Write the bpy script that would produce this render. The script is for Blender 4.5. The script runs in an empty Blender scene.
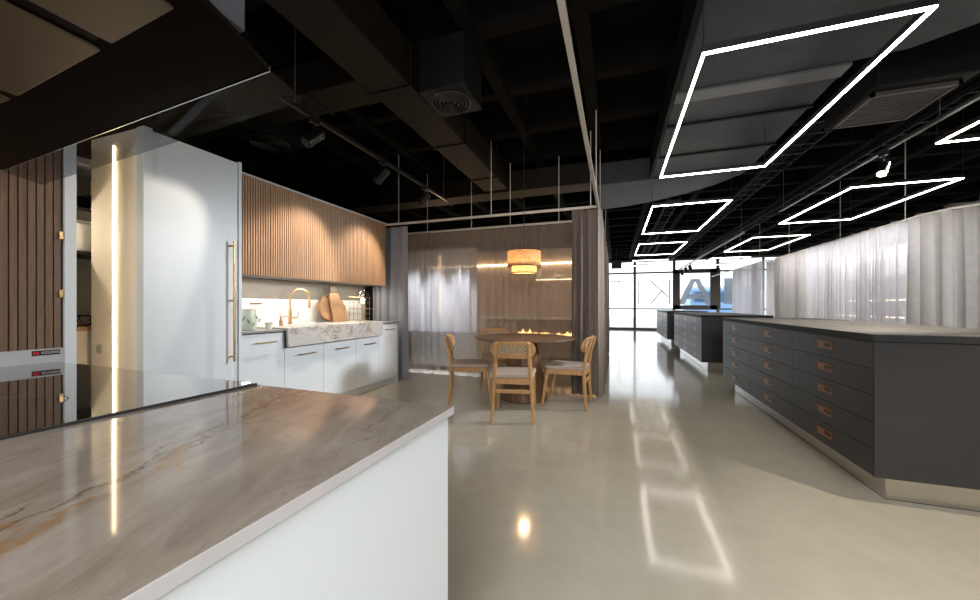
import bpy, bmesh, math, random
from mathutils import Vector, Matrix
random.seed(7)
C = bpy.context.scene.collection
PI = math.pi

# ------------------------------------------------------------------ materials
def mat(name, col=(.5,.5,.5), rough=.5, metal=0., spec=.5, coat=0.):
    m = bpy.data.materials.new(name); m.use_nodes = True
    b = m.node_tree.nodes['Principled BSDF']
    b.inputs['Base Color'].default_value = (*col, 1)
    b.inputs['Roughness'].default_value = rough
    b.inputs['Metallic'].default_value = metal
    b.inputs['Specular IOR Level'].default_value = spec
    b.inputs['Coat Weight'].default_value = coat
    return m
def N(m, t, **kw):
    n = m.node_tree.nodes.new(t)
    for k, v in kw.items():
        if k in n.inputs: n.inputs[k].default_value = v
        else: setattr(n, k, v)
    return n
def L(m, a, b): m.node_tree.links.new(a, b)
def bsdf(m): return m.node_tree.nodes['Principled BSDF']
def coords(m, scale=(1,1,1), rot=(0,0,0), kind='Object'):
    t = N(m, 'ShaderNodeTexCoord'); p = N(m, 'ShaderNodeMapping')
    p.inputs['Scale'].default_value = scale; p.inputs['Rotation'].default_value = rot
    L(m, t.outputs[kind], p.inputs['Vector']); return p.outputs['Vector']
def ramp(m, fac, stops):
    r = N(m, 'ShaderNodeValToRGB'); e = r.color_ramp.elements
    while len(e) < len(stops): e.new(.5)
    for k, (p, c) in enumerate(stops):
        e[k].position = p; e[k].color = (*c, 1)
    L(m, fac, r.inputs['Fac']); return r.outputs['Color']
def mixc(m, fac, a, b, blend='MIX'):
    x = N(m, 'ShaderNodeMix'); x.data_type = 'RGBA'; x.blend_type = blend
    for s, v in ((0, fac), (6, a), (7, b)):
        if hasattr(v, 'is_linked'): L(m, v, x.inputs[s])
        else: x.inputs[s].default_value = v if s == 0 else (*v, 1)
    return x.outputs[2]
def noise(m, vec, scale, detail=4, rough=.5, dist=0):
    n = N(m, 'ShaderNodeTexNoise', Scale=scale, Detail=detail, Roughness=rough, Distortion=dist)
    L(m, vec, n.inputs['Vector']); return n.outputs['Fac']
def bump(m, h, strength=.1, dist=.01):
    b = N(m, 'ShaderNodeBump', Strength=strength, Distance=dist)
    L(m, h, b.inputs['Height']); L(m, b.outputs['Normal'], bsdf(m).inputs['Normal'])
def mottled(name, c1, c2, scale=3, rough=.5, metal=0., r2=None, bstr=0., stretch=(1,1,1), spec=.5):
    m = mat(name, c1, rough, metal, spec); v = coords(m, stretch)
    f = noise(m, v, scale, 6, .6)
    L(m, ramp(m, f, [(.3, c1), (.7, c2)]), bsdf(m).inputs['Base Color'])
    if r2 is not None:
        mr = N(m, 'ShaderNodeMapRange'); L(m, f, mr.inputs['Value'])
        mr.inputs['From Min'].default_value = .3; mr.inputs['From Max'].default_value = .7
        mr.inputs['To Min'].default_value = rough; mr.inputs['To Max'].default_value = r2
        L(m, mr.outputs['Result'], bsdf(m).inputs['Roughness'])
    if bstr: bump(m, f, bstr)
    return m
def wood(name, c1, c2, rough=.45, stretch=(18,18,1.2)):
    m = mat(name, c1, rough); v = coords(m, stretch)
    f = noise(m, v, 2.2, 6, .6, 1.2); g = noise(m, v, 9, 3, .6)
    a = ramp(m, f, [(.3, c1), (.68, c2)])
    L(m, mixc(m, .25, a, ramp(m, g, [(.35, tuple(x*.6 for x in c1)), (.65, c2)])), bsdf(m).inputs['Base Color'])
    bump(m, g, .08, .004)
    return m
def emit(name, col, strength):
    m = mat(name, col, .5); b = bsdf(m)
    b.inputs['Emission Color'].default_value = (*col, 1); b.inputs['Emission Strength'].default_value = strength
    return m
def glassy(name, tint, clear, rough=.02, ior=1.45, fixed=None):
    m = bpy.data.materials.new(name); m.use_nodes = True; nt = m.node_tree; nt.nodes.clear()
    o = N(m, 'ShaderNodeOutputMaterial'); t = N(m, 'ShaderNodeBsdfTransparent'); g = N(m, 'ShaderNodeBsdfGlossy')
    t.inputs['Color'].default_value = (*tint, 1); g.inputs['Roughness'].default_value = rough
    f = N(m, 'ShaderNodeFresnel'); f.inputs['IOR'].default_value = ior
    x = N(m, 'ShaderNodeMixShader'); (L(m, f.outputs[0], x.inputs[0]) if fixed is None else setattr(x.inputs[0], 'default_value', fixed)); L(m, t.outputs[0], x.inputs[1]); L(m, g.outputs[0], x.inputs[2])
    L(m, x.outputs[0], o.inputs['Surface']); return m
def sheer(name, col, clear, trans=.5, weave=900):
    """woven voile: partly see-through, partly diffuse and translucent"""
    m = bpy.data.materials.new(name); m.use_nodes = True; nt = m.node_tree; nt.nodes.clear()
    o = N(m, 'ShaderNodeOutputMaterial'); t = N(m, 'ShaderNodeBsdfTransparent')
    d = N(m, 'ShaderNodeBsdfDiffuse'); s = N(m, 'ShaderNodeBsdfTranslucent')
    v = coords(m, (1, 1, 1)); f = noise(m, v, 14, 3, .6)
    c = ramp(m, f, [(.3, tuple(x*.9 for x in col)), (.7, col)])
    L(m, c, d.inputs['Color']); L(m, c, s.inputs['Color'])
    a = N(m, 'ShaderNodeMixShader'); a.inputs[0].default_value = trans
    L(m, d.outputs[0], a.inputs[1]); L(m, s.outputs[0], a.inputs[2])
    x = N(m, 'ShaderNodeMixShader')
    lw = N(m, 'ShaderNodeLayerWeight'); lw.inputs['Blend'].default_value = .35
    mr = N(m, 'ShaderNodeMapRange'); L(m, lw.outputs['Facing'], mr.inputs['Value'])
    mr.inputs['To Min'].default_value = clear; mr.inputs['To Max'].default_value = clear * .25
    L(m, mr.outputs['Result'], x.inputs[0]); L(m, a.outputs[0], x.inputs[1]); L(m, t.outputs[0], x.inputs[2])
    L(m, x.outputs[0], o.inputs['Surface']); return m

def make_marble(name, base, base2, vein, dark, rough, scale):
    m = mat(name, base, rough, 0, .5); v = coords(m, (1, 1, 1), (0, 0, .5))
    cl = noise(m, v, 2.2*scale, 8, .62)
    c = ramp(m, cl, [(.3, base), (.7, base2)])
    def veinmask(sc, w, dist, off):
        mp = coords(m, (.42, 1.15, 1.0), (0, 0, off-.55))
        n = noise(m, mp, sc*scale, 7, .62, dist)
        s = N(m, 'ShaderNodeMath', operation='SUBTRACT'); L(m, n, s.inputs[0]); s.inputs[1].default_value = .5
        ab = N(m, 'ShaderNodeMath', operation='ABSOLUTE'); L(m, s.outputs[0], ab.inputs[0])
        mr = N(m, 'ShaderNodeMapRange'); L(m, ab.outputs[0], mr.inputs['Value'])
        mr.inputs['From Min'].default_value = w*.25; mr.inputs['From Max'].default_value = w
        mr.inputs['To Min'].default_value = 1; mr.inputs['To Max'].default_value = 0
        br = noise(m, mp, sc*scale*1.7, 3, .5)
        k = N(m, 'ShaderNodeMapRange'); L(m, br, k.inputs['Value'])
        k.inputs['From Min'].default_value = .46; k.inputs['From Max'].default_value = .56
        mu = N(m, 'ShaderNodeMath', operation='MULTIPLY'); L(m, mr.outputs[0], mu.inputs[0]); L(m, k.outputs[0], mu.inputs[1])
        return mu.outputs[0]
    c = mixc(m, veinmask(1.6, .022, .9, 1.0), c, vein)
    c = mixc(m, veinmask(2.2, .010, .7, .75), c, dark)
    L(m, c, bsdf(m).inputs['Base Color']); return m

def make_island_marble():
    m = mat('brown marble', (.2,.17,.14), .06, 0, .5)
    t = N(m, 'ShaderNodeTexCoord'); a = N(m, 'ShaderNodeVectorMath', operation='ADD'); L(m, t.outputs['Object'], a.inputs[0]); a.inputs[1].default_value = (-.67, -.31, 0)
    mp = N(m, 'ShaderNodeMapping'); mp.inputs['Rotation'].default_value = (0, 0, math.radians(-20.3)); L(m, a.outputs[0], mp.inputs['Vector']); v = mp.outputs['Vector']
    st = N(m, 'ShaderNodeMapping'); st.inputs['Scale'].default_value = (1, .38, 1); L(m, v, st.inputs['Vector']); sv = st.outputs['Vector']
    cl = noise(m, sv, 14, 10, .7, .6); big = noise(m, v, 1.6, 4, .5)
    c = ramp(m, cl, [(.32, (.135,.112,.092)), (.5, (.215,.187,.16)), (.7, (.29,.262,.235))])
    c = mixc(m, .35, c, ramp(m, big, [(.35, (.15,.125,.105)), (.65, (.27,.24,.21))]))
    sx = N(m, 'ShaderNodeSeparateXYZ'); L(m, v, sx.inputs[0])
    def math_(op, a_, b_=None):
        n = N(m, 'ShaderNodeMath', operation=op)
        for i_, q in enumerate((a_, b_)):
            if q is None: continue
            if hasattr(q, 'is_linked'): L(m, q, n.inputs[i_])
            else: n.inputs[i_].default_value = q
        return n.outputs[0]
    def mrange(x, a_, b_, c_, d_):
        n = N(m, 'ShaderNodeMapRange'); L(m, x, n.inputs['Value'])
        for k_, q in (('From Min', a_), ('From Max', b_), ('To Min', c_), ('To Max', d_)): n.inputs[k_].default_value = q
        return n.outputs['Result']
    def strand(off, wav, wid, sc, seedz, patch):
        w1 = N(m, 'ShaderNodeMapping'); w1.inputs['Location'].default_value = (0, 0, seedz); L(m, v, w1.inputs['Vector'])
        n1 = noise(m, w1.outputs['Vector'], sc, 6, .62)
        x = math_('ADD', math_('ADD', sx.outputs['X'], off), math_('MULTIPLY', math_('SUBTRACT', n1, .5), wav))
        ab = math_('ABSOLUTE', x)
        n2 = noise(m, w1.outputs['Vector'], 7, 4, .6)
        return math_('MULTIPLY', mrange(ab, 0, wid, 1, 0), mrange(n2, patch, patch+.08, 0, 1))
    for off, wav, wid, sc, sz, pt, colr in ((.05,.20,.011,3.6,1,.47,(.18,.10,.042)), (.065,.19,.006,4.6,1.15,.42,(.08,.058,.042)), (.035,.24,.009,4.4,2.2,.50,(.19,.115,.055)), (.05,.16,.005,7,1.7,.44,(.09,.066,.05)),
                                          (.10,.20,.005,5,3.3,.46,(.09,.064,.046)), (.01,.22,.008,5,7.3,.54,(.22,.12,.04)), (.55,.4,.012,3,4.4,.50,(.20,.11,.035)), (.58,.40,.006,3.2,4.6,.47,(.08,.055,.04)), (.30,.4,.003,3,5.5,.5,(.11,.085,.065)), (-.22,.3,.003,3.4,6.6,.52,(.11,.085,.065))):
        c = mixc(m, strand(off, wav, wid, sc, sz, pt), c, colr)
    L(m, c, bsdf(m).inputs['Base Color']); return m
M = {}
def make_floor():
    m = mat('epoxy floor', (.47,.45,.37), .16, 0, .6); v = coords(m)
    f = noise(m, v, .7, 6, .6); g = noise(m, v, 9, 5, .6)
    c = ramp(m, f, [(.3, (.42,.395,.325)), (.7, (.51,.48,.40))])
    L(m, mixc(m, .12, c, ramp(m, g, [(.4, (.40,.37,.30)), (.6, (.57,.55,.46))])), bsdf(m).inputs['Base Color'])
    mr = N(m, 'ShaderNodeMapRange'); L(m, g, mr.inputs['Value'])
    mr.inputs['To Min'].default_value = .07; mr.inputs['To Max'].default_value = .15
    L(m, mr.outputs['Result'], bsdf(m).inputs['Roughness'])
    bump(m, noise(m, v, 4, 3, .5), .05, .008); return m
M['floor'] = make_floor()
M['ceiling'] = mottled('black ceiling paint', (.005,.0045,.004), (.008,.007,.006), 2, .9, spec=.05)
M['wall'] = mottled('grey wall paint', (.30,.29,.28), (.34,.33,.32), 2, .8)
M['walldark'] = mottled('dark wall paint', (.012,.012,.012), (.02,.019,.018), 2, .8)
M['partition'] = mat('partition white', (.7,.68,.64), .6)
M['duct_brown'] = mottled('dark brown duct', (.010,.0074,.005), (.015,.011,.0074), 3, .6, spec=.12)
M['duct_black'] = mottled('black duct', (.004,.004,.0044), (.0062,.0062,.0066), 3, .6, spec=.12)
M['duct_grey'] = mottled('grey duct', (.032,.035,.040), (.045,.048,.054), 2, .5, spec=.15)
M['duct_pale'] = mat('pale duct flange', (.085,.09,.10), .45)
M['lacquer'] = mottled('cool white lacquer', (.68,.73,.78), (.71,.76,.81), 1.2, .34)
M['lacquer_body'] = mat('white carcass', (.72,.74,.76), .4)
M['cream'] = mottled('cream liner', (.84,.75,.62), (.87,.79,.66), 1.5, .5)
M['walnut'] = wood('dark walnut slats', (.115,.066,.040), (.23,.14,.088), .45, (26,26,1.3))
M['oak_flute'] = wood('fluted oak', (.32,.185,.10), (.56,.355,.215), .42, (30,30,.8))
M['oak'] = wood('oak chair', (.38,.20,.075), (.54,.31,.135), .42, (14,14,3))
M['walnut_top'] = wood('walnut table', (.075,.036,.018), (.125,.064,.032), .5, (3,22,22))
M['walnut_base'] = wood('walnut pedestal', (.15,.07,.029), (.25,.125,.056), .42, (14,14,1.4))
M['beige'] = mottled('beige upholstery', (.36,.29,.24), (.43,.355,.295), 60, .9, bstr=.15)
M['cane'] = None
M['marble'] = make_island_marble()
M['marble_white'] = make_marble('pale marble', (.46,.45,.45), (.56,.55,.55), (.36,.30,.23), (.27,.24,.22), .25, 1.0)
M['slab_edge'] = mottled('pale slab edge', (.46,.45,.47), (.54,.53,.55), 6, .3)
M['darktop'] = mottled('dark grey worktop', (.20,.20,.20), (.26,.26,.26), 12, .35)
M['concrete'] = mottled('grey stone splashback', (.17,.15,.13), (.23,.205,.175), 5, .5, stretch=(1,.6,1.4))
M['white_stone'] = mottled('white splashback', (.80,.78,.74), (.86,.84,.80), 4, .4)
M['anthracite'] = mottled('anthracite lacquer', (.020,.0195,.021), (.024,.0235,.025), 3, .40, stretch=(1,1,6))
M['stone_grey'] = mottled('grey stone top', (.11,.106,.098), (.165,.158,.145), 7, .55, spec=.2, stretch=(1,.5,1))
M['anthra_edge'] = mat('dark worktop edge', (.020,.021,.023), .6, 0, .2)
M['steel'] = mottled('brushed steel plinth', (.60,.585,.55), (.68,.66,.62), 3, .26, 1.0, stretch=(1,.4,30))
M['copper'] = mottled('copper', (.42,.21,.11), (.52,.27,.145), 8, .35, 1.0)
M['brass'] = mottled('brass', (.62,.42,.20), (.70,.48,.24), 8, .28, 1.0)
M['bronze'] = mat('bronze', (.30,.22,.13), .35, 1)
M['gap'] = mat('shadow gap', (.004,.004,.004), .8)
M['black'] = mat('black metal', (.010,.010,.011), .4, .2)
M['blackmatte'] = mat('matte black', (.007,.007,.008), .65)
M['hob'] = mat('black glass hob', (.012,.010,.009), .03, 0, .9, .6)
M['hood'] = mat('dark hood glass', (.0035,.0024,.0018), .4, 0, .08)
M['hood_filter'] = mottled('bronze filter panel', (.12,.092,.06), (.15,.115,.075), 2, .38, .5)
M['hood_body'] = mottled('grey hood casing', (.055,.06,.072), (.065,.07,.082), 2, .45)
M['smoke'] = glassy('smoked glass', (.74,.75,.77), .5, .03, 1.3, .05)
M['glass'] = glassy('window glass', (.95,.97,.98), .9)
M['clear'] = glassy('clear glass', (.95,.96,.93), .9, .02, 1.6, .07)
M['rod'] = mat('white rod', (.55,.52,.48), .4)
M['chrome'] = mat('silver edge', (.75,.75,.75), .25, 1)
M['frame_brown'] = mat('window frame brown', (.13,.105,.09), .5)
M['frame_grey'] = mat('window frame grey', (.15,.15,.155), .5)
M['letter'] = sheer('grey letter film', (.62,.65,.70), .22, .8)
M['letter_thin'] = mat('grey letter outline', (.20,.20,.22), .6)
M['taupe'] = mottled('taupe curtain', (.15,.118,.106), (.185,.148,.134), 30, .9, bstr=.1)
M['curtain_grey'] = mottled('grey lilac curtain', (.27,.285,.33), (.33,.345,.395), 30, .9, bstr=.1)
M['sheer_warm'] = sheer('warm sheer', (.46,.40,.36), .47, .5)
M['sheer_side'] = sheer('beige sheer', (.46,.41,.37), .05, .5)
M['sheer_white'] = sheer('white sheer', (.80,.785,.82), .22, .5)
M['sheer_short'] = sheer('short white sheer', (.88,.90,.95), .06, .6)
M['sheer_dense'] = sheer('oatmeal sheer', (.66,.64,.625), .05, .5)
M['led'] = emit('LED white', (1, .93, .84), 18)
M['led_far'] = emit('LED white far', (1, .93, .84), 9)
M['led_warm'] = emit('LED warm', (1, .74, .42), 12)
M['led_warm_soft'] = emit('LED warm soft', (1, .74, .45), 9)
M['led_faint'] = emit('LED faint', (1, .80, .60), 3)
M['led_kitchen'] = emit('LED under cabinet', (1, .92, .78), 34)
M['spot_face'] = emit('spot lens', (1, .80, .50), 25)
M['bulb'] = emit('bulb', (1, .80, .52), 16)
M['flame'] = emit('flame', (1, .55, .20), 3)
M['red'] = mat('red mark', (.62,.025,.055), .5)
M['white'] = mat('white', (.8,.8,.8), .5)
M['offwhite'] = mat('off-white upstand', (.62,.62,.65), .4)
M['sage'] = mottled('pale green ceramic', (.52,.60,.52), (.60,.67,.59), 8, .3)
M['leafprint'] = mat('leaf print', (.20,.26,.20), .5)
M['cream_ceramic'] = mat('cream ceramic', (.75,.72,.64), .3)
M['boardwood'] = wood('board wood', (.30,.165,.08), (.40,.24,.13), .45, (10,10,2))
M['boarddark'] = wood('dark board', (.055,.03,.014), (.09,.05,.025), .45, (10,10,2))
M['bus'] = mat('pale blue paint', (.30,.52,.85), .4)
M['pavement'] = mottled('pavement', (.55,.55,.55), (.65,.65,.65), 2, .8)
M['tyre'] = mat('tyre', (.02,.02,.02), .8)
def cane():
    m = mat('cane weave', (.52,.43,.30), .7); v = coords(m, (1,1,1))
    ck = N(m, 'ShaderNodeTexChecker', Scale=58.0); L(m, v, ck.inputs['Vector'])
    ck.inputs['Color1'].default_value = (.46,.37,.24,1); ck.inputs['Color2'].default_value = (.22,.16,.095,1)
    L(m, ck.outputs['Color'], bsdf(m).inputs['Base Color']); return m
M['cane'] = cane()
def rattan():
    m = bpy.data.materials.new('rattan shade'); m.use_nodes = True; m.node_tree.nodes.clear()
    o = N(m, 'ShaderNodeOutputMaterial'); d = N(m, 'ShaderNodeBsdfDiffuse'); t = N(m, 'ShaderNodeBsdfTranslucent')
    tr = N(m, 'ShaderNodeBsdfTransparent'); v = coords(m, (1,1,1))
    f = noise(m, v, 70, 2, .5); c = ramp(m, f, [(.35, (.46,.31,.18)), (.65, (.72,.53,.34))])
    L(m, c, d.inputs['Color']); L(m, c, t.inputs['Color'])
    a = N(m, 'ShaderNodeMixShader'); a.inputs[0].default_value = .65; L(m, d.outputs[0], a.inputs[1]); L(m, t.outputs[0], a.inputs[2])
    b = N(m, 'ShaderNodeMixShader'); b.inputs[0].default_value = .10; L(m, a.outputs[0], b.inputs[1]); L(m, tr.outputs[0], b.inputs[2])
    L(m, b.outputs[0], o.inputs['Surface']); return m
M['rattan'] = rattan()

# ------------------------------------------------------------------ mesh builder
class MB:
    def __init__(s): s.bm = bmesh.new(); s.bev = 0
    def box(s, x0, x1, y0, y1, z0, z1, mtx=None):
        v = [s.bm.verts.new(p) for p in ((x0,y0,z0),(x1,y0,z0),(x1,y1,z0),(x0,y1,z0),(x0,y0,z1),(x1,y0,z1),(x1,y1,z1),(x0,y1,z1))]
        for f in ((3,2,1,0),(4,5,6,7),(0,1,5,4),(1,2,6,5),(2,3,7,6),(3,0,4,7)): s.bm.faces.new([v[i] for i in f])
        if mtx is not None: bmesh.ops.transform(s.bm, matrix=mtx, verts=v)
        return s
    def prism(s, pts, z0, z1, mtx=None):
        a = [s.bm.verts.new((x,y,z0)) for x,y in pts]; b = [s.bm.verts.new((x,y,z1)) for x,y in pts]; n = len(pts)
        s.bm.faces.new(a[::-1]); s.bm.faces.new(b)
        for i in range(n): s.bm.faces.new((a[i], a[(i+1)%n], b[(i+1)%n], b[i]))
        if mtx is not None: bmesh.ops.transform(s.bm, matrix=mtx, verts=a+b)
        return s
    def poly3(s, pts):
        s.bm.faces.new([s.bm.verts.new(p) for p in pts]); return s
    def rod(s, p0, p1, r0, r1=None, seg=10):
        r1 = r0 if r1 is None else r1
        p0, p1 = Vector(p0), Vector(p1); d = p1-p0; q = d.to_track_quat('Z','Y').to_matrix()
        a, b = [], []
        for k in range(seg):
            c = Vector((math.cos(2*PI*k/seg), math.sin(2*PI*k/seg), 0))
            a.append(s.bm.verts.new(p0+q@(c*r0))); b.append(s.bm.verts.new(p1+q@(c*r1)))
        s.bm.faces.new(a[::-1]); s.bm.faces.new(b)
        for i in range(seg): s.bm.faces.new((a[i], a[(i+1)%seg], b[(i+1)%seg], b[i]))
        return s
    def tube(s, pts, rad, seg=10):
        pts = [Vector(p) for p in pts]; rings = []
        rr = rad if isinstance(rad, (list, tuple)) else [rad]*len(pts)
        up = None
        for i, p in enumerate(pts):
            t = (pts[min(i+1,len(pts)-1)]-pts[max(i-1,0)]).normalized()
            if up is None: up = t.orthogonal().normalized()
            up = (up - t*up.dot(t)).normalized(); w = t.cross(up)
            rings.append([s.bm.verts.new(p+(up*math.cos(2*PI*k/seg)+w*math.sin(2*PI*k/seg))*rr[i]) for k in range(seg)])
        for a, b in zip(rings, rings[1:]):
            for k in range(seg): s.bm.faces.new((a[k], a[(k+1)%seg], b[(k+1)%seg], b[k]))
        s.bm.faces.new(rings[0][::-1]); s.bm.faces.new(rings[-1]); return s
    def lathe(s, c, prof, seg=32, closed=False):
        c = Vector(c); rings = []
        for r, z in prof:
            rings.append([s.bm.verts.new(c+Vector((r*math.cos(2*PI*k/seg), r*math.sin(2*PI*k/seg), z))) for k in range(seg)] if r > 1e-6
                         else [s.bm.verts.new(c+Vector((0,0,z)))])
        pairs = list(zip(rings, rings[1:]))
        if closed: pairs.append((rings[-1], rings[0]))
        for a, b in pairs:
            for k in range(seg):
                q = [a[k % len(a)], a[(k+1) % len(a)], b[(k+1) % len(b)], b[k % len(b)]]
                u = []
                for x in q:
                    if x not in u: u.append(x)
                if len(u) > 2: s.bm.faces.new(u)
        return s
    def build(s, name, m, parent=None, smooth=False, bevel=0, origin=None):
        me = bpy.data.meshes.new(name)
        bmesh.ops.recalc_face_normals(s.bm, faces=s.bm.faces[:])
        if parent is not None:
            o0 = world_loc(parent)
        else: o0 = Vector(origin) if origin is not None else Vector((0,0,0))
        bmesh.ops.translate(s.bm, vec=-o0, verts=s.bm.verts[:])
        s.bm.to_mesh(me); s.bm.free()
        if smooth:
            for p in me.polygons: p.use_smooth = True
        me.materials.append(m if not isinstance(m, str) else M[m])
        o = bpy.data.objects.new(name, me); C.objects.link(o)
        if parent is not None: o.parent = parent
        else: o.location = o0
        if smooth and smooth != 'all':
            try: me.set_sharp_from_angle(angle=math.radians(38))
            except Exception: pass
        if bevel:
            bv = o.modifiers.new('bevel', 'BEVEL'); bv.width = bevel; bv.segments = 2; bv.limit_method = 'ANGLE'; bv.angle_limit = math.radians(40)
            bv.harden_normals = False
        return o
def world_loc(o):
    v = Vector((0,0,0))
    while o is not None: v += o.location; o = o.parent
    return v
def tag(o, label=None, cat=None, group=None, kind=None):
    if label: o['label'] = label
    if cat: o['category'] = cat
    if group: o['group'] = group
    if kind: o['kind'] = kind
    return o
def thing(name, label, cat, loc, group=None):
    o = bpy.data.objects.new(name, None); C.objects.link(o); o.location = loc; o.empty_display_size = .1
    return tag(o, label, cat, group)
def copy_tree(o, parent=None):
    c = o.copy(); C.objects.link(c)
    if parent is not None: c.parent = parent
    for ch in list(o.children): copy_tree(ch, c)
    return c
def struct(name, mb, m, **kw):
    return tag(mb.build(name, m, **kw), kind='structure')
def bx(*a): return MB().box(*a)

# ------------------------------------------------------------------ camera (980x600 frame)
FPX = 360.0
cam = bpy.data.objects.new('camera', bpy.data.cameras.new('camera')); C.objects.link(cam)
cam.data.sensor_width = 36; cam.data.lens = FPX/980*36; cam.data.shift_y = 5.5/980; cam.data.clip_start = .01
cam.location = (0, 0, 1.15); cam.rotation_euler = (PI/2, 0, math.atan(126/FPX))
bpy.context.scene.camera = cam

# ------------------------------------------------------------------ room shell
XL, XR, YB, YF, ZC = -7.0, 7.2, -4.5, 18.5, 3.7
struct('floor', bx(XL-.1, XR+.1, YB-.1, YF+.1, -.1, 0), 'floor')
cl = MB().box(XL-.1, XR+.1, YB-.1, YF+.1, ZC, ZC+.15)
y = .15
while y < YF:                                # waffle slab: cross ribs and long ribs
    cl.box(XL, XR, y-.06, y+.06, 3.36, ZC); y += .87
x = -6.34
while x < XR:
    cl.box(x-.06, x+.06, YB, YF, 3.34, ZC); x += .87
struct('ceiling', cl, 'ceiling')
struct('wall_left', bx(XL-.1, XL, YB, YF, 0, ZC), 'walldark')
struct('wall_right', bx(XR, XR+.1, YB, YF, 0, ZC), 'wall')
struct('wall_back', bx(XL, XR, YB-.1, YB, 0, ZC), 'wall')
# window wall: solid to the sides and over the glass
struct('wall_front', MB().box(XL, -2.63, YF, YF+.15, 0, ZC).box(-2.63, XR, YF, YF+.15, 3.3, ZC), 'walldark')
XM = [-2.63, -.91, .81, 2.5, 4.25, 5.95, XR]
for k in range(6):
    a, b = XM[k], XM[k+1]
    fm = MB()
    fm.box(a, a+.07, YF-.04, YF+.10, 0, 3.3).box(b-.0, b+.07 if k < 5 else b, YF-.04, YF+.10, 0, 3.3) if k == 5 else fm.box(a-.02, a+.09, YF-.04, YF+.10, 0, 3.3)
    fm.box(a, b, YF-.03, YF+.09, 0, .09).box(a, b, YF-.03, YF+.09, .96, 1.02).box(a, b, YF-.03, YF+.09, 2.66, 2.73).box(a, b, YF-.03, YF+.09, 3.22, 3.3)
    if k == 3:
        for q in ((a, a+.27, .98, 2.80), (b-.27, b+.12, .98, 2.80), (a, b, .98, 1.16), (a, b, 2.62, 2.80)):
            fm.box(q[0], q[1], YF-.07, YF+.02, q[2], q[3])
    w = struct('window_%d' % (k+1), fm, 'frame_brown' if k == 3 else 'frame_grey')
    MB().box(a+.07, b, YF+.02, YF+.03, .09, 3.22).build('pane', M['glass'], w)

# window lettering, seen from inside
def letter(label, mb, m): return tag(mb.build('window_letter', m), label, 'window lettering', None)
yl = YF-.005
def bar(mb, x0, z0, x1, z1, w, yy=None):
    yy = yl if yy is None else yy
    d = Vector((x1-x0, 0, z1-z0)); n = Vector((-d.z, 0, d.x)).normalized()*w/2
    p = [Vector((x0,yy-.012,z0))+n, Vector((x0,yy-.012,z0))-n, Vector((x1,yy-.012,z1))-n, Vector((x1,yy-.012,z1))+n]
    q = [v+Vector((0,.01,0)) for v in p]
    a = [mb.bm.verts.new(v) for v in p]; b = [mb.bm.verts.new(v) for v in q]
    mb.bm.faces.new(a); mb.bm.faces.new(b[::-1])
    for i in range(4): mb.bm.faces.new((a[i], a[(i+1)%4], b[(i+1)%4], b[i]))
    return mb
ZT, ZB = 2.33, 1.21
t = MB(); bar(t, -.25, ZT, .50, ZT, .045); bar(t, .14, ZT, .14, ZB, .045)
letter('thin outline letter T on the bright window by the curtain', t, 'letter_thin')
letter('thin single-stroke letter I on the bright window between the T and the reversed K', bar(MB(), 1.02, ZT, 1.02, ZB, .04), 'letter_thin')
t = MB(); bar(t, 2.33, ZT, 2.33, ZB, .05); bar(t, 2.28, 1.55, 1.53, ZT, .045); bar(t, 2.02, 1.84, 1.53, ZB, .045)
letter('thin outline reversed letter K on the bright window', t, 'letter_thin')
t = MB()
t.prism([(2.66,0),(2.94,0),(3.07,.30),(3.68,.30),(3.81,0),(4.09,0),(3.55,1.16),(3.20,1.16)], 0, .01, Matrix.Translation((0, YF-.08, 1.19)) @ Matrix.Rotation(PI/2, 4, 'X'))
lt = letter('solid grey letter A in the brown-framed window', t, 'letter')
me = lt.data
# counter of the A: a hole is cut by rebuilding the letter from its strokes
bmA = bmesh.new()
for poly in ([(2.66,0),(2.94,0),(3.42,1.16),(3.20,1.16)], [(4.09,0),(3.81,0),(3.33,1.16),(3.55,1.16)], [(3.02,.26),(3.73,.26),(3.64,.48),(3.11,.48)]):
    a = [bmA.verts.new((x, YF-.085, 1.19+z)) for x, z in poly]; b = [bmA.verts.new((x, YF-.075, 1.19+z)) for x, z in poly]
    bmA.faces.new(a); bmA.faces.new(b[::-1])
    for i in range(4): bmA.faces.new((a[i], a[(i+1)%4], b[(i+1)%4], b[i]))
bmesh.ops.recalc_face_normals(bmA, faces=bmA.faces[:]); bmA.to_mesh(me); bmA.free()
letter('solid grey letter I on the window beside the brown frame', bx(4.52, 4.84, yl-.02, yl-.008, 1.22, 2.36), 'letter')

# outside: pavement and a parked bus
struct('pavement', bx(-14, 20, YF+.15, 40, -.12, -.02), 'pavement')
r = thing('bus', 'pale blue bus parked in the street beyond the window lettering', 'bus', (5.2, 23.0, -.02))
bx(3.9, 7.2, 22.6, 24.8, .35, 2.1).build('body', M['bus'], r, bevel=.12)
bx(3.95, 7.15, 22.7, 24.7, 2.0, 2.25).build('roof', M['white'], r, bevel=.1)
for k in range(3): bx(4.1+k*1.02, 4.95+k*1.02, 22.57, 22.62, 1.35, 1.9).build('side_window', M['glass'], r)
for xx in (4.6, 6.5):
    MB().rod((xx, 22.55, .38), (xx, 22.85, .38), .36, seg=20).build('wheel', M['tyre'], r, smooth=True)

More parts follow.
